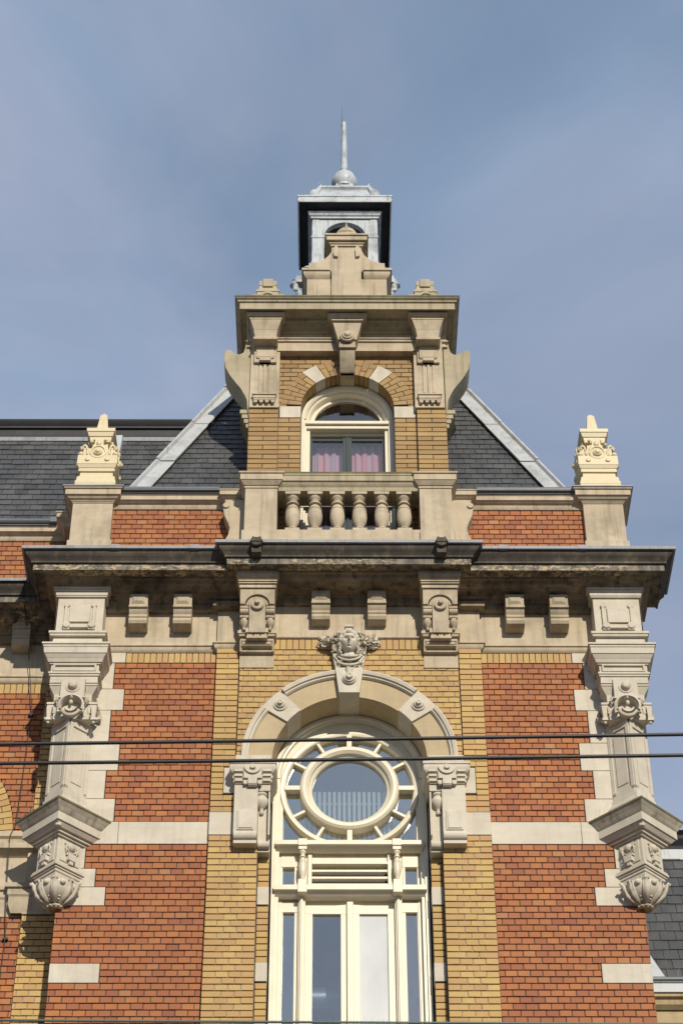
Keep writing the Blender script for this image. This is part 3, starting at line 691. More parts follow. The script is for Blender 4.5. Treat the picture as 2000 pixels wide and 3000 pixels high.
# ---- upper consoles beside the frieze
def console(cx):
    c = MB(); D, E_ = -.11, -.085; Y = -.27
    def bx(h, y, z0, z1): c.box(cx-h, cx+h, y, .06, z0, z1)
    c.M = Matrix.Translation((0, D, E_)); D2 = Matrix.Translation((0, -.02, -.0155))
    bx(.222, -.37, 15.972, 16.04); bx(.212, -.355, 15.962, 15.99); bx(.207, -.345, 15.945, 15.965); bx(.2, -.325, 15.9, 15.95)
    bx(.203, -.34, 15.918, 15.934); bx(.191, -.305, 15.857, 15.91); c.M = D2; i0_ = len(c.v); bx(.18, -.21, 15.29, 15.86)
    n = 20; arcp = [(cx+.126*math.cos(PI*i/n), 15.667+.126*math.sin(PI*i/n)) for i in range(n+1)]
    c.prism([(cx+.18, 15.667)]+[(cx+.18, 15.858), (cx, 15.858)]+arcp[:n//2+1][::-1], Y, -.2)
    c.prism([(cx-.18, 15.667)]+[(cx-.18, 15.858), (cx, 15.858)]+arcp[n//2:], Y, -.2)
    c.ring(cx, 15.667, .088, .116, Y+.022, -.2, 0, 180, 20)
    c.prism([(cx-.084, 15.30), (cx+.084, 15.30)]+[(cx+.084*math.cos(PI*i/16), 15.667+.084*math.sin(PI*i/16)) for i in range(17)], Y+.008, -.2)
    c.lathe((cx, Y+.01, 15.645), [(.066, 0), (.066, -.025), (.058, -.034)], 24, 'y'); c.lathe((cx, Y-.01, 15.66), [(.026, 0), (.026, -.04), (.02, -.048)], 16, 'y')
    for q in (-1, 1):
        xa, xb = sorted((cx+q*.09, cx+q*.179))
        c.box(xa, xb, Y+.01, -.2, 15.62, 15.648); c.lathe((xa, Y+.035, 15.58), [(.038, 0), (.038, xb-xa)], 16, 'x'); c.box(xa, xb, Y+.03, -.2, 15.51, 15.545)
        c.lathe((cx+q*.136, Y+.03, 15.335), [(0, 0), (.014, .006), (.018, .02), (.013, .034), (.016, .042), (.03, .065), (.04, .095), (.038, .125), (.026, .15), (.034, .158), (.034, .168), (0, .172)], 18, 'z')
    for i_ in range(i0_, len(c.v)):
        x_, y_, z_ = c.v[i_]; t_ = max(0, min(1, (z_-15.30)/.54))
        if y_ < -.1: c.v[i_] = (x_, y_-.105*t_, z_-.080*t_)
    c.M = Matrix.Identity(4); bx(.2, -.245, 15.300, 15.338); bx(.188, -.232, 15.28, 15.30)
    c.box(cx-.118, cx+.118, -.272, -.2, 15.292, 15.348); bx(.172, -.2, 15.235, 15.29)
    c.box(cx-.108, cx+.108, -.262, -.10, 15.225, 15.25)
    for i in (-1, 0, 1): c.frus(cx+i*.072, -.225, 15.247, .034, .036, 15.298, .022, .03)
    c.box(cx-.148, cx+.148, -.20, -.0, 15.195, 15.225); c.box(cx-.140, cx+.140, -.185, 0, 15.18, 15.20)
    c.M = None
    c.prism([(-.04, 15.26), (-.19, 15.20), (-.19, 15.182), (-.135, 15.17), (-.14, 15.15), (-.04, 15.145)], cx-.158, cx+.158, 'x')
    for q in (-1, 1): c.prism([(-.04, 15.26), (-.205, 15.24), (-.155, 15.155), (-.15, 15.135), (-.04, 15.135)], *sorted((cx+q*.155, cx+q*.178)), 'x')
    c.prism([(-.04, 15.15), (-.145, 15.15), (-.145, 15.135), (-.04, 15.13)], cx-.178, cx+.178, 'x')
    c.box(cx-.178, cx+.178, -.098, -.02, 14.965, 15.34)
    return c.build('frieze_console', 'stone', T, bevel=.002)
cn = console(-.953); copy(cn, 1.903)

# ---- main cornice
def steps(xs, d, X, y0, yb, left=True, right=True):
    P = []
    if left: P += [(-X, yb)]
    P += [(-X, y0), (-xs, y0), (-xs, y0-d), (xs, y0-d), (xs, y0), (X, y0)]
    if right: P += [(X, yb)]
    return P
pc = steps(.77, .1, 2.8, 0, .14)
c = MB(); c.sweep(pc, [(-.2, 16.16), (.57, 16.145), (.598, 16.14), (.598, 16.125), (.585, 16.09), (.56, 16.07), (.542, 16.05), (.53, 16.035), (.53, 16.012), (.50, 16.012), (.488, 16.02), (.3, 16.03), (-.2, 16.03)])
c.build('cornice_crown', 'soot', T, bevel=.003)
c = MB(); c.sweep(pc, [(-.2, 16.03), (.485, 16.03), (.505, 16.025), (.505, 15.932), (.49, 15.932), (.478, 15.95), (.37, 15.952), (-.2, 15.96)])
c.build('cornice_fascia', 'peel', T, bevel=.003)
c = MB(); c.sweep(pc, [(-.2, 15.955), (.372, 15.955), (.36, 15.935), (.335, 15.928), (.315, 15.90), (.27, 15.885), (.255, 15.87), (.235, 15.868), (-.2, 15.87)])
c.build('cornice_cove', 'grime_shade', T, bevel=.003)
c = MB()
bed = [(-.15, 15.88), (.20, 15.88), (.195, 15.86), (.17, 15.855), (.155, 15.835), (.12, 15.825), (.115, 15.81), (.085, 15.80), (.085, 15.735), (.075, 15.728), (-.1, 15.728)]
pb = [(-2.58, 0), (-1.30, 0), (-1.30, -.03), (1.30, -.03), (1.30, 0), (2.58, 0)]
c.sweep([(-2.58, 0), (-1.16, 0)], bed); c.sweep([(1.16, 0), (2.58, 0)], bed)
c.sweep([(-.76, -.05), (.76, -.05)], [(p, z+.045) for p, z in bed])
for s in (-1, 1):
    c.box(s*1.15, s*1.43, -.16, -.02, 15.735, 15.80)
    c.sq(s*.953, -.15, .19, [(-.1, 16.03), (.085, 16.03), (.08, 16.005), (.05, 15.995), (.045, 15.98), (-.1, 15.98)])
c.build('cornice_bed_moulding', 'grime_shade', T, bevel=.003)
c = MB(); c.sweep(pc, [(-.3, 16.24), (.55, 16.18), (.628, 16.168), (.628, 16.128), (.604, 16.126), (.6, 16.14), (.55, 16.15), (-.3, 16.165)])
for s in (-1, 1):
    for x in (1.62, 2.45): c.box(s*x-.05, s*x+.05, -.632, -.5, 16.126, 16.18)
c.build('lead_coping', 'coping', T, bevel=.003)
for s in (-1, 1):        # carved rain spouts where the break begins
    c = MB()
    c.lathe((s*.965, -.68, 16.12), [(.055, -.08), (.062, -.05), (.062, .04), (.04, .05)], 18, 'y'); c.box(s*.965-.05, s*.965+.05, -.72, -.5, 16.0, 16.1)
    c.prism([(s*.965-.07, 16.11), (s*.965-.04, 16.18), (s*.965, 16.155), (s*.965+.04, 16.18), (s*.965+.07, 16.11)], -.77, -.62)
    c.build('rain_spout', 'soot', T, bevel=.004)


# ---- corner pilasters: axis aligned head, diagonal shaft and corbel
def corner(s):
    cx = s*2.8; c = MB()
    Q = lambda h, prof: c.sq(cx, 0, h, prof)
    def band(h0, z0, z1, h1=None):
        h1 = h1 or h0; c.frus(cx, 0, z0, h0, h0, z1, h1, h1)
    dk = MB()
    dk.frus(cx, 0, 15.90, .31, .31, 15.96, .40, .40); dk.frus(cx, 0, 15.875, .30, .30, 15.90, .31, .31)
    dk.build('pilaster_cove', 'grime_shade', T, bevel=.003)
    band(.30, 15.855, 15.875); band(.285, 15.83, 15.855); band(.272, 15.782, 15.83); band(.265, 15.765, 15.78)
    band(.242, 15.30, 15.77)
    for sy in (1, -1):
        c.box(cx-.26, cx-.235, -.20, .2, 15.33, 15.70) if s < 0 else c.box(cx+.235, cx+.262, -.20, .2, 15.33, 15.68)
    band(.30, 15.262, 15.292); band(.285, 15.235, 15.262, .29); band(.262, 15.14, 15.235, .25)
    # panel strapwork
    y = -.242
    c.box(cx-.15, cx+.15, y-.012, y, 15.365, 15.64)
    for q in (-1, 1):
        c.lathe((cx+q*.13, y-.004, 15.385), [(.04, 0), (.04, -.034), (.034, -.042)], 16, 'y'); c.lathe((cx+q*.14, y-.002, 15.655), [(.03, 0), (.03, -.03)], 14, 'y')
        c.box(cx+q*.13, cx+q*.162, y-.03, y, 15.42, 15.63); c.box(cx+q*.095, cx+q*.165, y-.028, y, 15.335, 15.36)
    c.box(cx-.10, cx+.10, y-.034, y, 15.352, 15.378)
    c.box(cx-.108, cx+.108, y-.034, y, 15.425, 15.625)
    pil = c.build('corner_pilaster', 'white', T, bevel=.003)
    # capital
    k = MB()
    def bd(h0, z0, z1, h1=None):
        h1 = h1 or h0; k.frus(cx, 0, z0, h0, h0, z1, h1, h1)
    bd(.348, 15.085, 15.108); bd(.335, 15.06, 15.085); bd(.328, 15.05, 15.06); bd(.322, 14.985, 15.05, .328); bd(.29, 14.94, 14.985, .315)
    bd(.275, 14.90, 14.94, .29); bd(.262, 14.885, 14.90); bd(.245, 14.79, 14.885); bd(.265, 14.765, 14.79); bd(.255, 14.742, 14.765)
    k.box(cx-.22, cx+.22, -.268, -.24, 14.795, 14.81); k.box(cx-.22, cx+.22, -.268, -.24, 14.868, 14.885)
    for q in (-1, 1): k.box(cx+q*.2, cx+q*.22, -.268, -.24, 14.81, 14.868)
    bd(.242, 14.70, 14.745); bd(.18, 14.25, 14.71, .2)
    for q in (-1, 1):     # side ledges with flared corbels
        a, b = sorted((cx+q*.125, cx+q*.243))
        k.box(a, b, -.243, -.1, 14.66, 14.70); k.box(a, b, -.235, -.1, 14.635, 14.655)
        k.add([(a, -.23, 14.63), (b, -.23, 14.63), (b, -.05, 14.63), (a, -.05, 14.63), (cx+q*.15-.02, -.17, 14.50), (cx+q*.15+.02, -.17, 14.50), (cx+q*.15+.02, -.05, 14.50), (cx+q*.15-.02, -.05, 14.50)],
              [[0, 1, 5, 4], [1, 2, 6, 5], [2, 3, 7, 6], [3, 0, 4, 7], [0, 1, 2, 3], [4, 5, 6, 7]])
        k.frus(cx+q*.15, -.13, 14.47, .022, .045, 14.50, .03, .05)
    k.box(cx-.122, cx+.122, -.262, -.1, 14.47, 14.70); k.box(cx-.13, cx+.13, -.27, -.1, 14.455, 14.475)
    k.lathe((cx, -.262, 14.60), [(.075, 0), (.075, -.008), (.06, -.010), (.058, -.004), (.05, -.006), (.046, -.03), (.03, -.048), (.0, -.054)], 24, 'y')
    cap = k.build('pilaster_capital', 'white', T, bevel=.0025)
    v = MB()              # carved shells and volutes
    for (ox, oy, rot, w_) in ((0, -.25, 0, .105), (-.205, -.10, -50, .07), (.205, -.10, 50, .07)):
        v.M = Matrix.Translation((cx+ox, oy, 14.36)) @ Matrix.Rotation(R(rot), 4, 'Z')
        v.arc(0, 0.0, [(w_, .09), (w_+.024, .09), (w_+.030, -.03), (w_+.008, -.045), (w_-.004, -.02)], -25, 205, 18)
        v.arc(0, -.02, [(w_*.42, .03), (w_*.62, .03), (w_*.62, -.045), (w_*.42, -.035)], 190, 350, 12)
        v.arc(0, -.02, [(w_*.78, .03), (w_*.98, .03), (w_*.98, -.02), (w_*.78, -.03)], 200, 340, 12)
        v.ball((0, -.03, w_*.25), (.022, .028, .03), 10); v.ball((0, -.03, w_*.85), (.016, .03, .02), 8)
        v.M = None
    for q in (-1, 1):
        v.tube([(cx+q*.115, -.25, 14.36), (cx+q*.13, -.26, 14.32), (cx+q*.118, -.265, 14.28), (cx+q*.10, -.262, 14.285), (cx+q*.103, -.26, 14.31)], [.016, .020, .018, .014, .010], 8)
        v.box(cx+q*.165, cx+q*.255, -.20, -.05, 14.425, 14.45); v.box(cx+q*.175, cx+q*.250, -.19, -.05, 14.395, 14.425)
        v.frus(cx+q*.225, -.165, 14.27, .018, .03, 14.395, .028, .035); v.frus(cx+q*.228, -.17, 14.235, .03, .03, 14.27, .024, .024); v.ball((cx+q*.228, -.17, 14.222), (.018, .018, .022), 8)
        v.ball((cx+q*.235, .02, 14.53), .042, 12)
        v.tube([(cx+q*.125, -.22, 14.50), (cx+q*.15, -.235, 14.475), (cx+q*.165, -.23, 14.44), (cx+q*.15, -.225, 14.415), (cx+q*.13, -.225, 14.43), (cx+q*.138, -.225, 14.45)], [.010, .014, .015, .013, .011, .008], 8)
    v.build('capital_carving', 'white', cap, smooth=50)
    # diagonal shaft
    d = MB(); H = .205
    def dia(h0, z0, z1, h1=None):
        h1 = h1 or h0
        vs = [(cx, -h0, z0), (cx+h0, 0, z0), (cx, h0, z0), (cx-h0, 0, z0), (cx, -h1, z1), (cx+h1, 0, z1), (cx, h1, z1), (cx-h1, 0, z1)]
        d.add(vs, [[3, 2, 1, 0], [4, 5, 6, 7], [0, 1, 5, 4], [1, 2, 6, 5], [2, 3, 7, 6], [3, 0, 4, 7]])
    def face_rect(u0, u1, z0, z1, h, t):   # raised rectangles on both street faces
        for q in (-1, 1):
            a = Vector((cx, -h, 0)); b = Vector((cx+q*h, 0, 0)); e = (b-a); nn = Vector((q, -1, 0)).normalized()*t
            P = [a+e*u0, a+e*u1]
            vs = [(P[0].x, P[0].y, z0), (P[1].x, P[1].y, z0), (P[1].x, P[1].y, z1), (P[0].x, P[0].y, z1)]
            d.add(vs+[(x+nn.x, y+nn.y, z) for x, y, z in vs], [[4, 5, 6, 7], [0, 1, 5, 4], [1, 2, 6, 5], [2, 3, 7, 6], [3, 0, 4, 7], [0, 1, 2, 3]])
    dia(.195, 13.36, 14.36)
    face_rect(0, .15, 13.42, 14.28, .195, .014); face_rect(.85, 1, 13.42, 14.28, .195, .014)
    face_rect(0, 1, 14.17, 14.30, .195, .016); face_rect(0, 1, 13.36, 13.46, .195, .014); face_rect(.26, .74, 13.52, 14.11, .195, .008)
    dia(.222, 13.335, 13.375); dia(.255, 13.285, 13.335, .228); dia(.265, 13.26, 13.285); dia(.44, 13.150, 13.262, .275)
    d.build('diagonal_shaft', 'white', T, bevel=.003)
    cb = MB(); d = cb
    dia(.386, 12.945, 13.03); dia(.32, 12.90, 12.945, .372); dia(.285, 12.872, 12.905); dia(.25, 12.85, 12.875)
    dia(.215, 12.56, 12.86); face_rect(.12, .88, 12.60, 12.835, .215, .010)
    for q in (-1, 1):
        for u in (.5,):
            x, y_ = cx+q*.215*u, -.215*(1-u); nx, ny = q*.707, -.707
            cb.M = Matrix.Translation((x+nx*.012, y_+ny*.012, 12.70)) @ Matrix.Rotation(R(45*q), 4, 'Z')
            cb.ball((0, -.0, .075), (.048, .04, .045), 14); cb.ring(0, .07, .058, .07, -.02, .01, 190, 350, 14)
            cb.box(-.06, .06, -.028, .01, -.03, -.012); cb.box(-.045, .045, -.038, .01, -.085, -.035)
            cb.box(-.055, .055, -.022, .01, -.012, .0); cb.box(-.022, .022, -.03, .01, -.125, -.085)
            for e_ in (-1, 1): cb.tube([(e_*.08, -.01, .10), (e_*.062, -.02, .075), (e_*.075, -.02, .05), (e_*.06, -.01, .0)], [.012, .014, .012, .008], 8)
            cb.M = None
    cb.lathe((cx, -.31, 12.93), [(.0, -.035), (.028, -.028), (.034, 0), (.028, .028), (0, .03)], 12, 'z')
    dia(.25, 12.545, 12.565); dia(.262, 12.52, 12.545); dia(.24, 12.50, 12.52); dia(.222, 12.47, 12.50); dia(.215, 12.465, 12.475); dia(.195, 12.38, 12.468, .208)
    cob = cb.build('corner_corbel', 'white', T, bevel=.0025)
    cb = MB(); d = cb
    dia(.385, 13.03, 13.045, .40); dia(.40, 13.045, 13.085, .43); dia(.43, 13.085, 13.125, .467); cb.build('weathered_corbel_moulding', 'capdirt', cob, bevel=.002)
    cb = MB(); d = cb; dia(.474, 13.125, 13.150); dia(.44, 13.150, 13.158, .42); cb.build('mossy_corbel_lip', 'moss', cob, bevel=.002)
    bo = MB()
    bo.lathe((cx, 0, 12.2), [(0, .0), (.05, .0), (.05, .01), (.10, .03), (.155, .07), (.188, .115), (.2, .16), (.19, .2), (0, .2)], 32, 'z')
    for i in range(8):
        a = R(-90+45*i); big = 1.0 if i in (0, 1, 7) else .75
        for off, w_ in ((0, 1.0), (R(7), .55), (-R(7), .55)):
            pts = [(.06, .005), (.115, .026), (.165, .07), (.195, .12), (.198, .17), (.214+.016*(w_ > .9), .198), (.228*(w_ > .9)+.215*(w_ < .9), .182)]
            bo.tube([(cx+r*math.cos(a+off), r*math.sin(a+off), 12.2+z) for r, z in pts], [.010*w_, .020*w_*big, .028*w_*big, .028*w_*big, .020*w_, .014*w_, .008], 8)
        a2 = a+R(22.5)
        bo.ball((cx+.198*math.cos(a2), .198*math.sin(a2), 12.362), (.032, .032, .030), 10)
        for j in range(6): bo.ball((cx+(.085+.02*j)*math.cos(a2), (.085+.02*j)*math.sin(a2), 12.218+.0075*j*j), .0125, 6)
    for q in (-1, 1):
        a = R(-90+q*62)
        bo.tube([(cx+r*math.cos(a), r*math.sin(a), 12.2+z) for r, z in ((.07, 0), (.14, .022), (.195, .065), (.228, .12), (.238, .165), (.255, .182), (.268, .170), (.262, .152))], [.012, .018, .02, .02, .018, .016, .014, .008], 8)
    bo.build('carved_bowl', 'white', cob, smooth=50)
    dd = MB(); dd.lathe((cx, 0, 12.16), [(0, .012), (.048, .010), (.056, .0), (.072, .008), (.080, .022), (.072, .036), (.05, .05), (0, .05)], 24, 'z')
    for i in range(12): dd.ball((cx+.076*math.cos(PI*i/6), .076*math.sin(PI*i/6), 12.178), .012, 6)
    dd.build('drop_rosette', 'stone', cob)
for s in (-1, 1): corner(s)

# ---- bird spikes
def spikes(name, pts, L_=.13, every=.045, parent=T, dirn=(0, -.25, 1)):
    q = MB(); rr = random.Random(len(pts)+int(pts[0][0]*10))
    for a, b in zip(pts[:-1], pts[1:]):
        a, b = Vector(a), Vector(b); n = max(1, int((b-a).length/every))
        for i in range(n):
            p = a+(b-a)*(i+.5)/n; d = Vector(dirn)+Vector((rr.uniform(-.35, .35), rr.uniform(-.4, .25), 0)); d.normalize()
            q.tube([p, p+d*L_*rr.uniform(.8, 1.1)], .0011, 3)
    return q.build(name, 'steel', parent, smooth=0, kind='stuff')
for s in (-1, 1):
    spikes('bird_spikes', [(s*1.5, -.45, 16.17), (s*3.35, -.45, 16.17)])
    spikes('bird_spikes', [(s*2.8-.42, 0, 13.16), (s*2.8, -.42, 13.16), (s*2.8+.42, 0, 13.16)], .1, .05)
spikes('bird_spikes', [(-1.3, -.5, 16.2), (1.3, -.5, 16.2)], .1)
spikes('bird_spikes', [(-1.4, -.12, 10.84), (1.4, -.12, 10.84)], .12, .035)

# ---- parapet with brick, pedestals and gutter
for s in (-1, 1):
    mb = MB(); sp = lambda zc, s=s: [tuple(sorted((s*1.2, s*2.60)))]
    bricks(mb, sp, 17.205, 16.12, 16, .0, phase=.02); mb.cur = 1; mb.box(s*1.0, s*2.75, .09, .25, 16, 17.3)
    mb.build('parapet_brickwork', ['red', 'mortar', 'rmortar'], T, smooth=0)
    c = MB(); pr = [(-.1, 17.36), (.10, 17.36), (.10, 17.345), (.09, 17.34), (.09, 17.285), (.075, 17.28), (.06, 17.265), (.035, 17.255), (.03, 17.23), (.015, 17.205), (-.1, 17.205)]
    path = [(1.0, -.09), (1.32, -.09), (1.32, 0), (2.60, 0)] if s > 0 else [(-2.60, 0), (-1.32, 0), (-1.32, -.09), (-1.0, -.09)]
    c.sweep(path, pr); c.build('parapet_moulding', 'stone', T, bevel=.002)
    c = MB(); c.box(s*1.42, s*2.52, -.15, .12, 17.375, 17.40); c.lathe((min(s*1.42, s*2.52), -.125, 17.405), [(.03, 0), (.03, 1.10)], 14, 'x'); c.box(s*1.40, s*2.52, -.118, .02, 17.355, 17.385); c.box(s*1.42, s*2.52, -.10, .2, 17.40, 17.43)
    c.build('roof_gutter', 'zincdark', T, bevel=.003)
    # scroll bracket beside the balcony pedestal
    c = MB()
    pts = [(1.12, 17.2), (1.30, 17.2), (1.352, 17.16), (1.366, 17.09), (1.35, 16.98), (1.31, 16.88), (1.285, 16.80), (1.30, 16.70), (1.335, 16.62), (1.34, 16.2), (1.12, 16.2)]
    c.prism([(s*x, z) for x, z in pts], -.18, -.0); c.lathe((s*1.335, -.2, 17.11), [(.035, 0), (.035, .2)], 14, 'y')
    c.build('pedestal_scroll', 'stone', T, bevel=.004)
    # corner pedestal
    cx, cy = s*2.805, .14
    c = MB(); h = .22
    c.box(cx-h, cx+h, cy-h, cy+h, 16.15, 17.25); c.frus(cx, cy, 16.15, .245, .245, 16.69, .24, .24)
    for (a, z0, b, z1) in ((.228, 17.235, .235, 17.25), (.24, 17.25, .25, 17.265), (.265, 17.27, .29, 17.30), (.305, 17.30, .305, 17.372), (.32, 17.376, .328, 17.395)):
        c.frus(cx, cy, z0, a, a, z1, b, b)
    ped = c.build('corner_pedestal', 'stone', T, bevel=.003)
    c = MB(); c.frus(cx, cy, 17.395, .338, .338, 17.412, .338, .338); c.frus(cx, cy, 17.412, .33, .33, 17.46, .2, .2); c.build('pedestal_flashing', 'coping', ped, bevel=.002)
    # painted finial
    f = MB(); F = lambda z0, a, z1, b: f.frus(cx, cy, z0, a, a, z1, b, b)
    F(17.42, .225, 17.52, .225); F(17.52, .228, 17.565, .222); F(17.565, .215, 17.62, .21); F(17.62, .20, 17.64, .195); F(17.64, .185, 17.72, .18); F(17.70, .2, 17.722, .205); F(17.722, .195, 17.75, .20); F(17.75, .205, 17.80, .222)
    F(17.80, .225, 17.95, .222); F(17.95, .10, 18.22, .085)
    F(18.20, .115, 18.215, .118); F(18.215, .12, 18.25, .125); F(18.25, .135, 18.29, .152); F(18.29, .16, 18.325, .162); F(18.325, .16, 18.34, .075)
    F(18.335, .078, 18.35, .075); F(18.35, .068, 18.52, .040); F(18.52, .040, 18.555, .006)
    for k in range(4):
        f.M = Matrix.Translation((cx, cy, 0)) @ Matrix.Rotation(k*PI/2, 4, 'Z')
        P = [(-.205, 17.945), (-.115, 17.955), (-.098, 17.99), (-.092, 18.03), (-.072, 18.07), (-.05, 18.11), (-.042, 18.18)]
        for q in (-1, 1): f.tube([(q*.095, -.19, 17.955), (q*.118, -.195, 17.985), (q*.122, -.195, 18.03), (q*.132, -.195, 18.075), (q*.158, -.195, 18.098), (q*.180, -.195, 18.082), (q*.178, -.195, 18.055), (q*.162, -.195, 18.058)], [.022, .020, .018, .017, .016, .015, .013, .010], 8)
        f.prism(P+[(-x, z) for x, z in P[::-1]], -.208, -.10)
        f.lathe((0, -.205, 17.99), [(.090, 0), (.090, -.022), (.077, -.024), (.075, -.010), (.052, -.016), (.046, -.034), (.028, -.044), (.016, -.06), (0, -.062)], 20, 'y')
        f.ball((0, -.20, 18.115), (.035, .03, .035), 12); f.ball((0, -.19, 18.16), (.02, .02, .02), 8)
        for q in (-1, 1):
            f.lathe((q*.11, -.222, 17.87), [(.028, 0), (.028, -.014), (.02, -.018)], 14, 'y'); f.ball((q*.192, -.195, 17.982), .033, 10)
            f.ball((q*.06, -.13, 18.215), .016, 8)
        f.M = None
    def zf(p):
        K_ = ((17.42, 0), (17.72, .035), (17.99, .005), (18.2, .06), (18.335, .115), (18.555, .25)); z_ = p[2]
        for (a, u), (b, v) in zip(K_[:-1], K_[1:]):
            if z_ <= b or b == 18.555: return (p[0], p[1], z_+u+(v-u)*max(0, (z_-a)/(b-a)))
    f.v = [zf(p) for p in f.v]
    f.build('stone_finial', 'creamdull', ped, bevel=.0025)

# ---- balcony balustrade
B_ = MB(); B_.box(-.78, .78, -.40, -.12, 16.17, 16.585)
B_.build('balustrade_base', 'stone', T, bevel=.004)
for s in (-1, 1):
    B_ = MB(); B_.box(s*.762, s*1.145, -.43, -.0, 16.17, 16.555); B_.build('pedestal_plinth', 'stone', T, bevel=.004)
B_ = MB(); y0 = -.385
B_.sweep([(-.80, y0), (.80, y0)], [(-.25, 17.15), (.0, 17.15), (.005, 17.20), (.03, 17.225), (.035, 17.245), (.055, 17.255), (.055, 17.325), (.065, 17.33), (.065, 17.35), (-.0, 17.37), (-.25, 17.37)])
B_.build('balustrade_rail', 'gablestone', T, bevel=.003)
B_ = MB(); B_.box(-.70, .70, y0-.068, y0+.25, 17.352, 17.372); B_.build('mossy_rail_top', 'moss', T)
for s in (-1, 1):
    cx, cy = s*.945, -.235; P_ = MB()
    P_.box(cx-.174, cx+.174, cy-.175, cy+.175, 16.55, 17.17)
    for (a, z0, b, z1) in ((.186, 17.165, .186, 17.185), (.18, 17.185, .18, 17.20), (.19, 17.20, .225, 17.245), (.232, 17.25, .232, 17.33), (.245, 17.335, .25, 17.355), (.25, 17.355, .20, 17.40)):
        P_.frus(cx, cy, z0, a, a, z1, b, b)
    P_.ball((cx, cy+.05, 17.38), (.15, .12, .07), 16)
    P_.build('balustrade_pedestal', 'stone', T, bevel=.003)
bx0 = -.6025
q = spindle(bx0, 16.625, .50, .080, -.30)
q.box(bx0-.078, bx0+.078, -.378, -.222, 16.58, 16.63); q.box(bx0-.082, bx0+.082, -.382, -.218, 17.115, 17.155)
bal = q.build('baluster', 'stone', T)
for i in range(1, 6): copy(bal, .241*i)
nb = MB()
for i in range(52): nb.tube([(-.77+i*.03, -.14, 16.55), (-.77+i*.03, -.14, 17.15)], .0011, 3)
for i in range(20): nb.tube([(-.77, -.14, 16.57+i*.03), (.77, -.14, 16.57+i*.03)], .0011, 3)
nb.build('bird_net', 'wire', T, smooth=0)

# ================================================================ GABLE
gb = MB()
bricks(gb, lambda zc: circ_spans(zc, .80, .70, 18.78) if zc > 18.80 else [(-.80, -.535), (.535, .80)], 19.70, 18.795, 13, .0, phase=.03, Lb=.172)
bricks(gb, lambda zc: [(-.80, -.535), (.535, .80)], 18.615, 16.3, 33, .0, Lb=.150, fit=True, lo=.08)
voussoirs(gb, 0, 18.78, .537, .768, 4, 46.5, -.006, .2); voussoirs(gb, 0, 18.78, .537, .768, 62.5, 82, -.006, .2)
voussoirs(gb, 0, 18.78, .537, .768, 98, 117.5, -.006, .2); voussoirs(gb, 0, 18.78, .537, .768, 133.5, 176, -.006, .2)
for s in (-1, 1):
    bricks(gb, lambda zc, s=s: [tuple(sorted((s*.79, s*1.13)))], 18.70, 16.3, 34, -.06, Lb=.170, fit=True, lo=.10)
    gb.cur = 1; gb.box(s*.80, s*1.125, -.045, .2, 16.3, 19.6); gb.box(s*.53, s*.80, .02, .21, 16.3, 19.3)
    gb.cur = 0; m2 = MB(); bricks(m2, lambda zc: [(.02, 1.2)], 19.75, 16.9, 41, 0)
    MM = Matrix.Translation((s*1.13, -.05, 0)) @ Matrix.Rotation(s*PI/2, 4, 'Z') @ (Matrix.Identity(4) if s > 0 else Matrix.Translation((-1.2, 0, 0)))
    o0 = len(gb.v); gb.v += [tuple(MM @ Vector(p)) for p in m2.v]; gb.f += [[i+o0 for i in f_2] for f_2 in m2.f]; gb.mi += m2.mi
gb.build('gable_brickwork', ['amber', 'mortar', 'rmortar'], T, smooth=0)
st = MB()
for s in (-1, 1):
    st.box(s*.536, s*.778, -.008, .2, 18.618, 18.795)
    st.ring(0, 18.78, .535, .770, -.008, .2, (47, 62)[0] if s > 0 else 118, 62 if s > 0 else 133, 6)
split(st, 'gable_arch_stone', 'white', T, bevel=.003)
# keystone corbel
K = MB()
K.prism([(-.08, 19.30), (.08, 19.30), (.10, 19.62), (-.10, 19.62)], -.04, .2)
K.prism([(0, 19.30), (-.05, 19.30), (-.12, 19.36), (-.19, 19.47), (-.21, 19.53), (0, 19.53)], -.088, .088, 'x')
K.box(-.098, .098, -.24, 0, 19.53, 19.575); K.box(-.095, .095, -.235, 0, 19.575, 19.65)
K.prism([(-.11, 19.64), (.11, 19.64), (.17, 19.93), (-.17, 19.93)], -.26, 0)
K.lathe((0, -.25, 19.68), [(.085, 0), (.085, -.035), (.065, -.04), (.062, -.055), (.045, -.06), (.03, -.08), (0, -.085)], 24, 'y')
K.frus(0, -.14, 19.93, .185, .15, 19.96, .19, .155); K.frus(0, -.14, 19.958, .215, .18, 19.998, .235, .205)
K.build('gable_keystone', 'stone', T, bevel=.003)
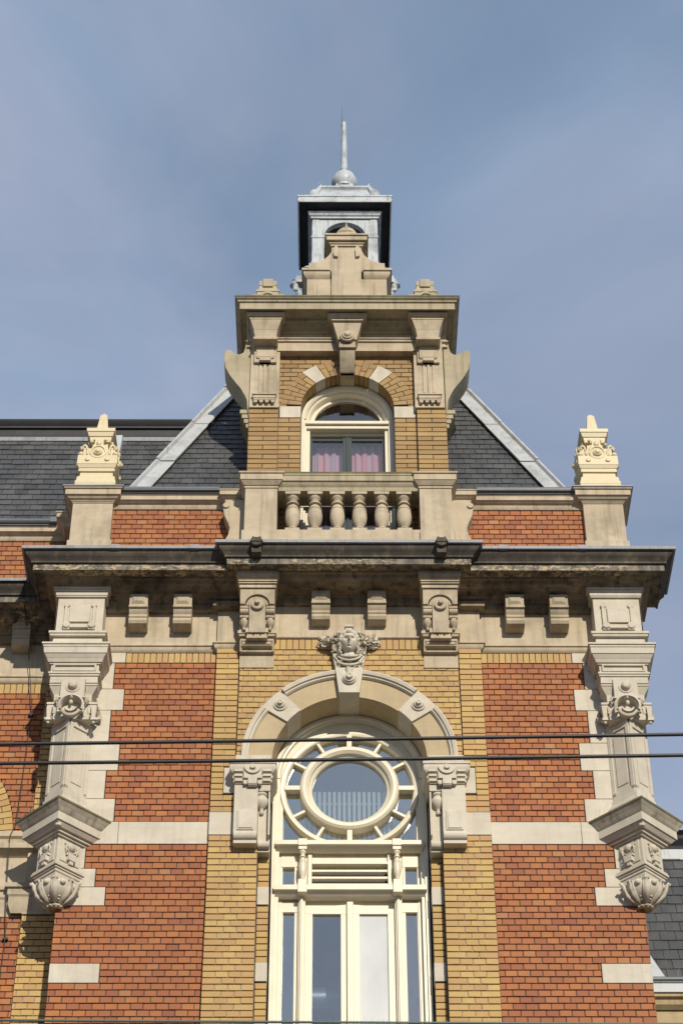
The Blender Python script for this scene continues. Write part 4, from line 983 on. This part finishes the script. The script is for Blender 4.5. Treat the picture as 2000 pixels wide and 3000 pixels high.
# stone pilasters
def gpil(cx):
    c = MB(); Y = -.085
    c.box(cx-.17, cx+.17, Y, .1, 18.705, 19.80)
    for h, y, z0, z1 in ((.13, Y-.035, 19.40, 19.70), (.105, Y-.055, 19.47, 19.66), (.065, Y-.07, 19.40, 19.44)): c.box(cx-h, cx+h, y, Y, z0, z1)
    c.box(cx-.10, cx+.10, Y-.05, Y, 19.455, 19.475)
    for q in (-1, 1): c.box(cx+q*.07, cx+q*.04, Y-.012, Y, 18.94, 19.38); c.lathe((cx+q*.055, Y-.012, 18.94), [(.016, -.004), (.016, .012)], 10, 'y')
    c.box(cx-.015, cx+.015, Y-.018, Y, 18.92, 19.38)
    c.box(cx-.14, cx+.14, Y-.06, Y, 18.86, 18.88); c.box(cx-.13, cx+.13, Y-.045, Y, 18.815, 18.86); c.box(cx-.125, cx+.125, Y-.05, Y, 18.78, 18.80)
    for i in (-1.5, -.5, .5, 1.5): c.frus(cx+i*.066, Y-.012, 18.745, .016, .03, 18.785, .026, .034)
    # flared head
    c.frus(cx, -.1, 19.645, .14, .16, 19.675, .145, .165); c.frus(cx, -.1, 19.675, .13, .15, 19.70, .13, .15); c.frus(cx, -.1, 19.70, .125, .145, 19.80, .14, .16)
    c.frus(cx, -.1, 19.80, .14, .16, 19.935, .182, .20); c.frus(cx, -.1, 19.935, .19, .205, 19.965, .195, .21); c.frus(cx, -.1, 19.965, .215, .235, 19.995, .235, .26)
    return c.build('gable_pilaster', 'stone', T, bevel=.003)
gp = gpil(-.957); copy(gp, 1.902)
# entablature
Xg = 1.13
pg = [(-Xg, 1.15), (-Xg, -.03), (Xg, -.03), (Xg, 1.15)]
c = MB()
c.box(-.82, .82, -.10, .2, 19.61, 19.80)
c.sweep([(-.82, -.1), (.82, -.1)], [(0, 19.745), (.022, 19.75), (.022, 19.765), (.012, 19.77), (.012, 19.785), (.03, 19.79), (.03, 19.805), (0, 19.815)])
c.sweep(pg, [(-.2, 20.0), (.04, 20.0), (.04, 19.82), (.06, 19.80), (.06, 19.78), (.03, 19.77), (.03, 19.74), (.05, 19.72), (.05, 19.70), (-.2, 19.70)])
c.build('gable_frieze', 'stone', T, bevel=.003)
c = MB()
prg = [(-.2, 20.22), (.15, 20.21), (.41, 20.175), (.425, 20.165), (.425, 20.14), (.40, 20.125), (.395, 20.105), (.375, 20.10), (.375, 20.0), (.36, 19.998), (.35, 20.015), (.20, 20.018), (.19, 19.985), (.15, 19.98), (.13, 19.95), (.08, 19.945), (.075, 19.915), (.03, 19.91), (-.2, 19.91)]
c.sweep([(-.89, 1.15), (-.89, -.03), (.89, -.03), (.89, 1.15)], prg); c.box(-1.16, 1.16, 0, 1.15, 19.9, 20.05); cor = c.build('gable_cornice', 'gablestone', T, bevel=.003)
c = MB(); c.sweep([(-.89, 1.15), (-.89, -.03), (.89, -.03), (.89, 1.15)], [(-.2, 20.235), (.41, 20.19), (.432, 20.18), (.432, 20.150), (.42, 20.148), (.41, 20.165), (-.2, 20.215)]); c.build('mossy_cornice_edge', 'moss', cor, bevel=.002)
# scroll wings
for s in (-1, 1):
    c = MB()
    P = [(1.13, 18.60), (1.15, 18.75), (1.16, 18.86), (1.19, 18.94), (1.235, 19.04), (1.30, 19.14), (1.37, 19.26), (1.42, 19.38), (1.44, 19.50), (1.445, 19.64), (1.43, 19.665), (1.37, 19.675), (1.345, 19.64), (1.31, 19.605), (1.26, 19.60), (1.22, 19.63), (1.20, 19.70), (1.19, 19.80), (1.13, 19.80)]
    c.prism([(s*x, z) for x, z in P], -.05, .28)
    for i in range(4): c.box(s*1.12, s*(1.235-.025*i), -.02+.0*i, .28, 18.73-.075*i-.06, 18.73-.075*i)
    c.build('scroll_wing', 'gablestone', T, bevel=.004)
# little acroteria on the cornice
def acro(cx):
    c = MB(); cy = -.16
    c.box(cx-.19, cx+.19, cy-.1, cy+.2, 20.17, 20.36); c.box(cx-.2, cx+.2, cy-.11, cy+.2, 20.36, 20.40)
    c.ring(cx, 20.33, .07, .105, cy-.125, cy, 0, 180, 14); c.box(cx-.13, cx+.13, cy-.08, cy+.18, 20.40, 20.47)
    c.box(cx-.14, cx+.14, cy-.09, cy+.19, 20.47, 20.50); c.frus(cx, cy+.04, 20.50, .115, .12, 20.60, .10, .10); c.box(cx-.105, cx+.105, cy-.065, cy+.14, 20.60, 20.68)
    c.box(cx-.06, cx+.06, cy-.09, cy, 20.56, 20.69); c.frus(cx, cy+.04, 20.69, .07, .07, 20.74, .045, .045); c.ball((cx, cy+.04, 20.75), .03, 10)
    return c.build('acroterion', 'gablestone', T, bevel=.003)
ac = acro(-.945); copy(ac, 1.88)
# crowning piece
c = MB(); y0, y1 = -.14, .30
c.box(-.48, .48, y0, y1, 20.18, 20.80); c.box(-.36, .34, y0-.012, y0, 20.2, 20.72); c.box(-.185, .175, y0-.05, y1-.05, 20.2, 21.40)
n = 10
for s in (-1, 1):
    P = [(s*.17, 20.9), (s*.46, 20.95)]+[(s*(.175+.285*(1-math.sin(PI/2*i/n))), 21.05+.30*(1-math.cos(PI/2*i/n))) for i in range(n+1)]
    c.prism(P, y0-.035, y1-.02)
    c.prism([(s*.11, 21.12), (s*.155, 21.13), (s*.165, 21.20), (s*.15, 21.30), (s*.12, 21.32), (s*.10, 21.26)], y0-.085, y0-.04)
    c.sweep([(-.48, y1), (-.48, y0), (-.20, y0)] if s < 0 else [(.20, y0), (.48, y0), (.48, y1)], [(-.1, 20.95), (.055, 20.94), (.065, 20.935), (.065, 20.90), (.045, 20.895), (.045, 20.86), (.03, 20.83), (.0, 20.80), (-.1, 20.80)])
for (a, z0, b, z1) in ((.20, 21.325, .215, 21.355), (.215, 21.355, .235, 21.385), (.248, 21.3855, .248, 21.455), (.265, 21.4555, .272, 21.485)):
    d_ = a-.18; c.box(-a, a, y0-.05-d_, y1-.05+d_, z0, z1)
c.box(-.15, .15, y0+.02, y1-.06, 21.48, 21.62); c.box(-.12, .12, y0+.05, y1-.1, 21.62, 21.72)
c.lathe((0, .04, 21.70), [(0, 0), (.11, .01), (.14, .05), (.125, .11), (.08, .17), (.04, .21), (.024, .24), (.010, .29), (0, .37)], 20, 'z')
for q in (-1, 1): c.ball((q*.12, .03, 21.77), .038, 10)
c.ball((0, -.07, 21.80), .032, 10)
c.build('gable_crown', 'stone', T, bevel=.004)

# gable window
Gy = .2
W = MB()
W.arc(0, 18.78, [(.43, Gy+.14), (.43, Gy+.07), (.45, Gy+.03), (.47, Gy+.02), (.475, Gy-.01), (.50, Gy-.03), (.53, Gy-.03), (.54, Gy+.14)], 0, 180, 40)
for s in (-1, 1):
    W.box(s*.47, s*.54, Gy, Gy+.14, 16.5, 18.78); W.box(s*.495, s*.54, Gy-.03, Gy, 16.5, 18.78); W.box(s*.43, s*.475, Gy+.03, Gy+.14, 16.5, 18.78)
W.ring(0, 18.78, .39, .44, Gy+.09, Gy+.14, 0, 180, 40)
W.box(-.47, .47, Gy+.0, Gy+.14, 18.64, 18.73); W.box(-.48, .48, Gy-.03, Gy+.0, 18.69, 18.735); W.box(-.44, .44, Gy+.08, Gy+.14, 18.60, 18.80)
gw = W.build('gable_window', 'cream', T, bevel=.003)
W = MB(); Sy = Gy+.1
W.box(-.445, .445, Sy, Sy+.05, 18.585, 18.64)
for s in (-1, 1):
    W.box(s*.40, s*.445, Sy, Sy+.05, 16.5, 18.59); W.box(s*.006, s*.052, Sy, Sy+.05, 16.5, 18.59); W.box(s*.05, s*.40, Sy+.01, Sy+.045, 18.545, 18.59); W.box(s*.05, s*.40, Sy+.01, Sy+.045, 16.9, 16.96)
W.box(-.012, .012, Sy-.015, Sy, 16.5, 18.60)
W.build('dark_sash', 'sash', gw, bevel=.002)
gl = MB(); gl.box(-.40, .40, Sy+.025, Sy+.028, 16.6, 18.56); gl.ring(0, 18.78, .001, .40, Gy+.11, Gy+.113, 0, 180, 30); gl.build('window_pane', 'gableglass', gw, smooth=0)

# ================================================================ ROOF
SL = .377; zb = 17.40; Y0 = .13; XB = 2.52
core = MB(); zt = 22.2; dz = zt-zb
core.add([(-XB, Y0+.03, zb), (XB, Y0+.03, zb), (XB, Y0+2*XB, zb), (-XB, Y0+2*XB, zb), (-XB+SL*dz, Y0+.03+SL*dz, zt), (XB-SL*dz, Y0+.03+SL*dz, zt), (XB-SL*dz, Y0+2*XB-SL*dz, zt), (-XB+SL*dz, Y0+2*XB-SL*dz, zt)],
         [[3, 2, 1, 0], [4, 5, 6, 7], [1, 2, 6, 5], [2, 3, 7, 6], [3, 0, 4, 7]])
ZD = 20.2; yd = lambda z: Y0+.03+SL*(z-zb); xd = XB-SL*(ZD-zb)
core.add([(-XB, yd(zb), zb), (-1.1, yd(zb), zb), (-1.1, yd(ZD), ZD), (-xd, yd(ZD), ZD), (XB, yd(zb), zb), (1.1, yd(zb), zb), (1.1, yd(ZD), ZD), (xd, yd(ZD), ZD), (-XB+SL*dz, yd(zt), zt), (XB-SL*dz, yd(zt), zt)],
         [[0, 1, 2, 3], [5, 4, 7, 6], [3, 7, 9, 8]])
roof = core.build('tower_roof', 'slate', T, smooth=0)
nl = math.sqrt(1+SL*SL); ny, nz = -1/nl, SL/nl
sl = MB()
def fr(x, t, l): return (x, Y0+SL*(t-zb)+ny*l, t+nz*l)
slates(sl, fr, 0, 0, zb, 20.2, .118, .135, lambda t: (-XB+SL*(t-zb)+.02, -1.1)); slates(sl, fr, 0, 0, zb, 20.2, .118, .135, lambda t: (1.1, XB-SL*(t-zb)-.02))
slates(sl, fr, 0, 0, 20.2, 22.1, .118, .135, lambda t: (-XB+SL*(t-zb)+.02, XB-SL*(t-zb)-.02))
for s in (-1, 1):
    def fs_(x, t, l, s=s): return (s*(XB-SL*(t-zb)+(-ny)*l), x, t+nz*l)
    slates(sl, fs_, 0, 0, zb, 22.1, .118, .135, lambda t: (Y0+SL*(t-zb)+.02, Y0+2*XB-SL*(t-zb)))
sl.build('slates', 'slate', roof, smooth=0)
for s in (-1, 1):
    h = MB(); P0 = Vector((s*(XB+.0), Y0-.02, zb)); P1 = Vector((s*(XB-SL*4.6), Y0-.02+SL*4.6, zb+4.6))
    segs = 5; up = Vector((0, ny, nz))
    for i in range(segs):
        a = P0+(P1-P0)*(i/segs); b = P0+(P1-P0)*((i+1.04)/segs); t0 = .030+.004*(i % 2)
        for (dx, dy, w_) in ((-s, 0, .185),):
            vs = []
            for p, t_ in ((a, t0+.012), (b, t0)):
                inn = p+Vector((-s*w_, 0, 0)); edge = p+Vector((s*.03, 0, 0)); bk = p+Vector((s*.02, .16, -.0))
                vs += [tuple(inn+up*(.02)), tuple(inn+up*(t_)), tuple(p+Vector((-s*.02, 0, 0))+up*t_), tuple(p+up*(t_+.035)), tuple(edge+up*(t_+.03)), tuple(edge+up*(t_-.01)), tuple(bk+up*t_), tuple(bk)]
            k = 8; h.add(vs, [[q, (q+1) % k, (q+1) % k+k, q+k] for q in range(k)]+[list(range(k)), list(range(k, 2*k))[::-1]])
    h.build('lead_hip', 'lead', roof, smooth=30)

# ---- belfry
cy = 2.54
b_ = MB()
b_.box(-.62, .62, cy-.62, cy+.62, 22.0, 22.5); b_.box(-.52, .52, cy-.52, cy+.52, 22.5, 23.35); b_.frus(0, cy, 23.35, .56, .56, 23.42, .52, .52)
for sx in (-1, 1):
    for sy in (-1, 1):
        b_.box(sx*.285, sx*.455, cy+sy*.285, cy+sy*.455, 23.4, 24.40); b_.frus(sx*.37, cy+sy*.37, 23.40, .11, .11, 23.56, .095, .095); b_.box(sx*.275, sx*.465, cy+sy*.275, cy+sy*.465, 24.06, 24.10)
def arched(mb):
    P = [(-.455, 24.11), (-.285, 24.11)]+[(-.285*math.cos(PI*i/20), 24.08+.285*math.sin(PI*i/20)) for i in range(1, 20)]+[(.285, 24.08), (.455, 24.08), (.455, 24.46), (-.455, 24.46)]
    for i in range(len(P)-1):
        pass
    # wall above the arch as strips
    n = 20
    for i in range(n):
        a0, a1 = PI*i/n, PI*(i+1)/n
        x0, z0, x1, z1 = -.285*math.cos(a0), 24.11+.285*math.sin(a0), -.285*math.cos(a1), 24.11+.285*math.sin(a1)
        mb.prism([(x0, z0), (x1, z1), (x1, 24.46), (x0, 24.46)], -.445, -.36)
    for q in (-1, 1): mb.box(q*.285, q*.452, -.445, -.36, 24.08, 24.46)
for k in range(4):
    b_.M = Matrix.Translation((0, cy, 0)) @ Matrix.Rotation(k*PI/2, 4, 'Z'); arched(b_); b_.M = None
b_.sq(0, cy, .455, [(0, 24.56), (.06, 24.56), (.06, 24.53), (.045, 24.525), (.045, 24.50), (.02, 24.48), (.02, 24.455), (0, 24.45)])
bel = b_.build('belfry', 'whitezinc', T, bevel=.004)
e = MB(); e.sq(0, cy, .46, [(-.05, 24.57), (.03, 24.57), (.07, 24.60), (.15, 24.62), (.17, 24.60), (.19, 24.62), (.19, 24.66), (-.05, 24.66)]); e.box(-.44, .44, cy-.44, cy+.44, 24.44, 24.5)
e.build('black_eaves_soffit', 'black', bel)  # soffit coloured near-black all over
e = MB(); e.sq(0, cy, .60, [(0, 24.72), (.062, 24.73), (.062, 24.70), (.052, 24.695), (.05, 24.665), (.058, 24.66), (.058, 24.635), (.045, 24.60), (.035, 24.60), (.035, 24.66), (0, 24.66)])
e.frus(0, cy, 24.70, .655, .655, 24.78, .50, .50); e.frus(0, cy, 24.78, .48, .48, 24.98, .44, .44); e.frus(0, cy, 24.98, .44, .44, 25.20, .345, .345); e.sq(0, cy, .335, [(-.33, 25.28), (.03, 25.28), (.035, 25.245), (.015, 25.23), (0, 25.19), (-.33, 25.19)])
for sx in (-1, 1):
    for sy in (-1, 1):
        e.ball((sx*.43, cy+sy*.43, 24.93), (.085, .085, .17), 14); e.tube([(sx*.42, cy+sy*.42, 25.02), (sx*.37, cy+sy*.37, 25.18), (sx*.34, cy+sy*.34, 25.30), (sx*.36, cy+sy*.36, 25.33)], [.06, .035, .022, .010], 8)
e.frus(0, cy, 25.27, .17, .17, 25.62, .12, .12)
e.build('belfry_cap', 'whitezinc', bel, bevel=.004)
e = MB(); e.lathe((0, cy, 25.60), [(0, 0), (.150, 0), (.155, .03), (.145, .04), (.178, .09), (.188, .15), (.18, .22), (.152, .29), (.108, .35), (.07, .38), (.055, .42), (.05, .44), (.058, .45), (.05, .47), (.033, 1.53), (.024, 1.56), (0, 1.575)], 32, 'z')
spi = e.build('ball_and_spire', 'whitezinc', bel, smooth=50)
e = MB(); e.tube([(-.035, cy-.02, 26.1), (-.03, cy-.02, 27.12), (-.028, cy-.02, 27.52)], [.010, .008, .002], 6)
for z in (26.15, 26.7, 27.05): e.box(-.045, .0, cy-.03, cy-.01, z, z+.02)
e.build('lightning_rod', 'zincdark', spi)
for s in (-1, 1):
    e = MB(); e.tube([(s*.50, cy-.45, 23.12), (s*.60, cy-.46, 23.16), (s*.67, cy-.46, 23.15), (s*.69, cy-.46, 23.08), (s*.66, cy-.46, 23.02), (s*.62, cy-.46, 22.95), (s*.60, cy-.46, 22.80), (s*.62, cy-.46, 22.70), (s*.58, cy-.46, 22.66)], [.05, .06, .06, .06, .05, .045, .045, .05, .03], 10)
    e.box(s*.48, s*.66, cy-.52, cy-.40, 23.10, 23.22); e.build('belfry_scroll', 'whitezinc', bel)

# ================================================================ LEFT WING
Wg = empty('side_wing_building', (-6, .54, 0), 'lower red brick wing with long slate roof, left of the gabled building', 'building')
Wy0, XL = .54, -9.0
mb = MB(); xa = -4.775; Ra = 1.40
def wsp(zc):
    d = zc-13.3; X1 = -3.19
    if zc < 13.3: return [(XL, X1)]
    if abs(d) < Ra:
        h = math.sqrt(Ra*Ra-d*d); return [(XL, xa-h), (xa+h, X1)]
    return [(XL, X1)]
bricks(mb, wsp, 15.094, 13.34, 26, Wy0)
bricks(mb, lambda zc: [(XL, -3.19)], 12.41, 9.9, 37, Wy0)
mb.cur = 1; mb.box(XL, -2.7, .62, 3.5, 0, 16.9); mb.cur = 0
mb.build('red_brick_wall', ['red', 'mortar', 'rmortar'], Wg, smooth=0)
mb = MB()
bricks(mb, lambda zc: [(-3.19, -2.86)] if zc > 14.6 else [(-3.19, -2.81)], 15.23, 9.9, 79, Wy0-.05)
soldiers(mb, XL, -3.19, 15.097, 15.225, Wy0)
voussoirs(mb, xa, 13.3, Ra-.27, Ra, 1, 179, Wy0-.01, Wy0+.15)
mb.build('yellow_brick_trim', ['yellow', 'mortar', 'pmortar'], Wg, smooth=0)
c = MB(); c.box(XL, -2.8, Wy0-.02, .7, 15.31, 15.80); c.sweep([(XL, Wy0), (-2.8, Wy0)], strp)
for i in range(8): 
    pass
c.box(XL, -3.19, Wy0-.04, .7, 12.72, 13.05); c.box(XL, -3.17, Wy0-.01, .7, 12.40, 12.75); c.box(-3.19, -2.81, Wy0-.065, .7, 12.40, 13.34)
c.sweep([(XL, Wy0), (-3.30, Wy0), (-3.30, Wy0-.06), (-2.8, Wy0-.06)], [(0, 12.72), (.07, 12.72), (.07, 12.67), (.045, 12.66), (.045, 12.60), (.03, 12.58), (.03, 12.50), (0, 12.41)])
c.sweep([(XL, Wy0), (-2.8, Wy0)], [(0, 13.34), (.10, 13.33), (.10, 13.27), (.07, 13.25), (.055, 13.20), (.12, 13.18), (.12, 13.12), (.04, 13.08), (0, 13.05)])
c.build('stone_trim', 'stone', Wg, bevel=.003)
c = MB(); c.sweep([(XL, Wy0), (-2.8, Wy0)], bed); c.build('cornice_bed_moulding', 'grime_shade', Wg, bevel=.003)
for i in range(4):
    b2 = bracket(0, 0, 0); b2.v = [(x-3.50-i*1.1, y+Wy0-.018, z+15.96) for x, y, z in b2.v]; b2.build('cornice_bracket', 'stone', Wg, bevel=.003)
c = MB(); c.sweep([(XL, Wy0), (-2.9, Wy0)], [(-.2, 16.16), (.57, 16.145), (.598, 16.14), (.598, 16.125), (.585, 16.09), (.56, 16.07), (.542, 16.05), (.53, 16.035), (.53, 16.012), (.50, 16.012), (.3, 16.03), (-.2, 16.03)]); c.build('cornice_crown', 'soot', Wg, bevel=.003)
c = MB(); c.sweep([(XL, Wy0), (-2.9, Wy0)], [(-.2, 16.03), (.485, 16.03), (.505, 16.025), (.505, 15.932), (.478, 15.95), (.37, 15.952), (.33, 15.90), (.22, 15.87), (-.2, 15.87)]); c.build('cornice_fascia', 'peel', Wg, bevel=.003)
c = MB(); c.sweep([(XL, Wy0), (-3.0, Wy0)], [(-.3, 16.24), (.55, 16.18), (.628, 16.168), (.628, 16.128), (.6, 16.14), (-.3, 16.165)]); c.build('lead_coping', 'coping', Wg, bevel=.003)
mb = MB(); bricks(mb, lambda zc: [(XL, -2.7)], 17.205, 16.12, 16, Wy0); mb.build('parapet_brickwork', ['red', 'mortar', 'rmortar'], Wg, smooth=0)
c = MB(); c.sweep([(XL, Wy0), (-3.15, Wy0), (-3.15, Wy0-.25), (-2.7, Wy0-.25)], pr); c.build('parapet_moulding', 'stone', Wg, bevel=.003)
c = MB(); c.box(XL, -3.28, Wy0-.14, .75, 17.375, 17.40); c.lathe((XL, Wy0-.125, 17.405), [(.03, 0), (.03, 9-3.28)], 14, 'x'); c.box(XL, -3.26, Wy0-.118, .7, 17.355, 17.385); c.box(-3.34, -3.26, Wy0-.16, .7, 17.37, 17.44); c.build('roof_gutter', 'zincdark', Wg, bevel=.003)
wz0, wY = 17.40, .70
sl = MB()
slates(sl, lambda x, t, l: (x, wY+SL*(t-wz0)+ny*l, t+nz*l), 0, 0, wz0, 19.78, .122, .150, lambda t: (XL, -1.2))
sl.cur = 0; sl.add([(XL, wY+.03, wz0), (-1.2, wY+.03, wz0), (-1.2, wY+.03+SL*2.4, wz0+2.4), (XL, wY+.03+SL*2.4, wz0+2.4), (XL, wY+3, wz0), (-1.2, wY+3, wz0), (-1.2, wY+3, wz0+2.4), (XL, wY+3, wz0+2.4)], [[0, 1, 2, 3], [4, 5, 6, 7], [0, 4, 7, 3], [1, 5, 6, 2], [3, 2, 6, 7]])
sl.build('slate_roof', 'slate', Wg, smooth=0)
c = MB(); yr = wY+SL*2.38
c.sweep([(XL, yr), (-1.2, yr)], [(-.5, 19.78), (.02, 19.76), (.035, 19.80), (.0, 19.83), (.0, 19.93), (.03, 19.94), (.03, 19.965), (.015, 19.97), (.06, 20.02), (.07, 20.05), (-.5, 20.08)])
c.build('ridge_trim', 'black', Wg)
c = MB(); c.sweep([(XL, yr-.02), (-1.2, yr-.02)], [(-.0, 19.70), (.03, 19.70), (.035, 19.76), (0, 19.765)]); c.build('lead_flashing', 'coping', Wg)
c = MB(); P = [Vector((-2.80, wY+SL*1.2, wz0+1.2)), Vector((-2.80, wY+SL*2.3, wz0+2.3))]; c.add([tuple(P[0]+Vector((-.06, -.10, 0))), tuple(P[0]+Vector((.05, -.10, 0))), tuple(P[1]+Vector((.05, -.10, .02))), tuple(P[1]+Vector((-.06, -.10, .02))), tuple(P[0]+Vector((-.06, 0, 0))), tuple(P[0]+Vector((.05, 0, 0))), tuple(P[1]+Vector((.05, 0, 0))), tuple(P[1]+Vector((-.06, 0, 0)))],
      [[0, 1, 2, 3], [4, 5, 6, 7], [0, 1, 5, 4], [1, 2, 6, 5], [2, 3, 7, 6], [3, 0, 4, 7]]); c.build('lead_valley', 'zinc', Wg)

# ================================================================ RIGHT NEIGHBOUR
Nb = empty('neighbouring_slate_roofed_house', (6, 3, 0), 'distant lower house with dark slate roof and grey gutter, at the bottom right edge', 'building')
Yn = 3.0; X0, X1 = 2.9, 9.0
c = MB(); c.box(X0-.2, X1, Yn+.02, Yn+4, 0, 12.83); c.build('plaster_wall', 'plaster', Nb)
c = MB(); c.sweep([(X0-.2, Yn), (X1, Yn)], [(0, 12.87), (.10, 12.86), (.10, 12.83), (.06, 12.81), (.05, 12.76), (0, 12.72)]); c.build('wall_moulding', 'plaster', Nb)
c = MB(); c.box(X0-.2, X1, Yn-.12, Yn+.2, 12.87, 13.0); c.lathe((X0-.2, Yn-.12, 13.0), [(.025, 0), (.025, X1-X0+.2)], 12, 'x')
for x in (3.75, 4.6): c.box(x, x+.01, Yn-.125, Yn, 12.87, 13.0)
c.build('box_gutter', 'zinc', Nb, bevel=.003)
c = MB(); c.lathe((X0-.2, Yn-.13, 13.015), [(.03, 0), (.03, X1-X0+.2)], 12, 'x'); c.build('gutter_lip', 'zincdark', Nb)
sl = MB(); zn = 12.98; Yr = Yn+.02
slates(sl, lambda x, t, l: (x, Yr+SL*(t-zn)+ny*l, t+nz*l), 0, 0, zn, 15.25, .15, .17, lambda t: (3.50-.42*min(.75, max(0, t-zn))/1.0+.0, X1))
sl.add([(X0-.2, Yr+.03, zn), (X1, Yr+.03, zn), (X1, Yr+.03+SL*2.3, zn+2.3), (X0-.2, Yr+.03+SL*2.3, zn+2.3), (X0-.2, Yr+3, zn), (X1, Yr+3, zn), (X1, Yr+3, zn+2.3), (X0-.2, Yr+3, zn+2.3)], [[0, 1, 2, 3], [4, 5, 6, 7], [0, 4, 7, 3], [1, 5, 6, 2], [3, 2, 6, 7]])
sl.build('slate_roof', 'slate', Nb, smooth=0)
yr = Yr+SL*2.25
c = MB(); c.sweep([(X0-.2, yr), (X1, yr)], [(-.5, 15.28), (.02, 15.24), (.04, 15.30), (.0, 15.33), (.05, 15.40), (.03, 15.46), (.08, 15.50), (-.5, 15.55)]); c.build('ridge_trim', 'black', Nb)
c = MB(); c.sweep([(X0-.2, yr-.03), (X1, yr-.03)], [(-.03, 15.10), (.03, 15.10), (.035, 15.24), (-.03, 15.245)]); c.build('lead_flashing', 'zinc', Nb)
c = MB()
a, b2_ = Vector((3.43, Yr-.04, zn)), Vector((3.12, Yr-.04+SL*.9, zn+.9))
c.add([tuple(p+Vector(d)) for p in (a, b2_) for d in ((-.09, 0, 0), (.07, 0, 0), (.07, .05, 0), (-.09, .05, 0))], [[0, 1, 5, 4], [1, 2, 6, 5], [2, 3, 7, 6], [3, 0, 4, 7], [0, 1, 2, 3], [4, 5, 6, 7]])
c.build('lead_verge', 'zinc', Nb)
sn = spikes('bird_spikes', [(3.45, Yn-.05, 13.02), (5.5, Yn-.05, 13.02)], .16, .06, parent=Nb)

# ================================================================ THINGS INSIDE
ct = MB()
for s, x0, x1 in ((-1, -.41, -.04), (1, .04, .41)):
    n = 40; vs = []
    for i in range(n+1):
        x = x0+(x1-x0)*i/n; y = .46+.014*math.sin(i*.62)+.006*math.sin(i*1.5+s)
        top = 18.60-.03*abs(math.sin(i*.34+s))
        vs += [(x, y, 16.7), (x, y, top), (x, y+.006, 16.7), (x, y+.006, top)]
    fs = [[i*4, (i+1)*4, (i+1)*4+1, i*4+1] for i in range(n)]+[[i*4+2, i*4+3, (i+1)*4+3, (i+1)*4+2] for i in range(n)]
    q = MB(); q.add(vs, fs)
    o = q.build('curtain', 'cloth', smooth=60)
    tag(o, 'pink and lilac curtain hanging behind the %s pane of the small gable window' % ('left' if s < 0 else 'right'), 'curtain', 'curtains in the gable window')
rd = MB()
for i in range(19):
    x = -.45+i*.05; rd.box(x-.015, x+.015, .42, .50, 13.1, 13.78)
    rd.ball((x, .46, 13.78), (.015, .04, .02), 8)
o = empty('radiator', (0, .46, 13.1), 'white ribbed radiator standing behind the round window', 'radiator')
rd.build('heating_fins', 'radiator', o)
rd = MB(); rd.tube([(-.47, .49, 13.68), (.47, .49, 13.68)], .014, 8); rd.build('header_pipe', 'radiator', o)
du = MB(); du.lathe((-.75, .95, 11.72), [(.13, 0), (.13, .25), (.137, .25), (.137, .27), (.13, .27), (.13, .62), (.137, .62), (.137, .64), (.13, .64), (.13, .66), (.0, .66)], 24, 'x')
o = du.build('ventilation_duct', 'duct'); tag(o, 'round silver ventilation duct behind the left glass of the tall window', 'duct')

# ================================================================ OVERHEAD WIRES AND CABLES
def wire(y, zl, zr, r, mat, label, cat='wire', name='overhead_wire', X=7.0, sag=.02, group=None):
    q = MB(); n = 40
    q.tube([(-X+2*X*i/n, y, zl+(zr-zl)*i/n-sag*(1-(2*i/n-1)**2)) for i in range(n+1)], r, 10)
    o = q.build(name, mat, smooth=60); tag(o, label, cat, group); return o
wire(-5, 10.635-7*.0187, 10.635+7*.0187, .0140, 'wire', 'upper of the two thick black wires crossing in front of the round arch', group='wires crossing the facade')
wire(-5, 10.459-7*.0155, 10.459+7*.0155, .0140, 'wire', 'lower of the two thick black wires, just above the arch capitals', group='wires crossing the facade')
wire(-5, 8.374+7*.006, 8.374-7*.006, .0085, 'greenwire', 'thin green-grey wire along the very bottom edge of the view', group='wires crossing the facade')
q = MB()
q.tube([(-3.455, -.11, 16.12), (-3.46, .05, 15.98), (-3.44, .40, 15.80), (-3.41, .42, 15.59), (-3.32, .50, 14.85), (-3.325, .48, 14.15), (-3.34, .45, 13.40), (-3.38, .42, 13.26), (-3.37, .42, 13.0), (-3.355, .44, 12.65), (-3.325, .50, 12.15), (-3.34, .50, 11.5), (-3.36, .5, 10.2)], .0048, 6)
for z in (14.81, 12.15, 10.9): q.box(-3.352, -3.30, .50, .545, z-.012, z+.012)
o = q.build('hanging_cable', 'wire'); tag(o, 'thin dark cable hanging down the left wing beside the corner pilaster', 'cable')
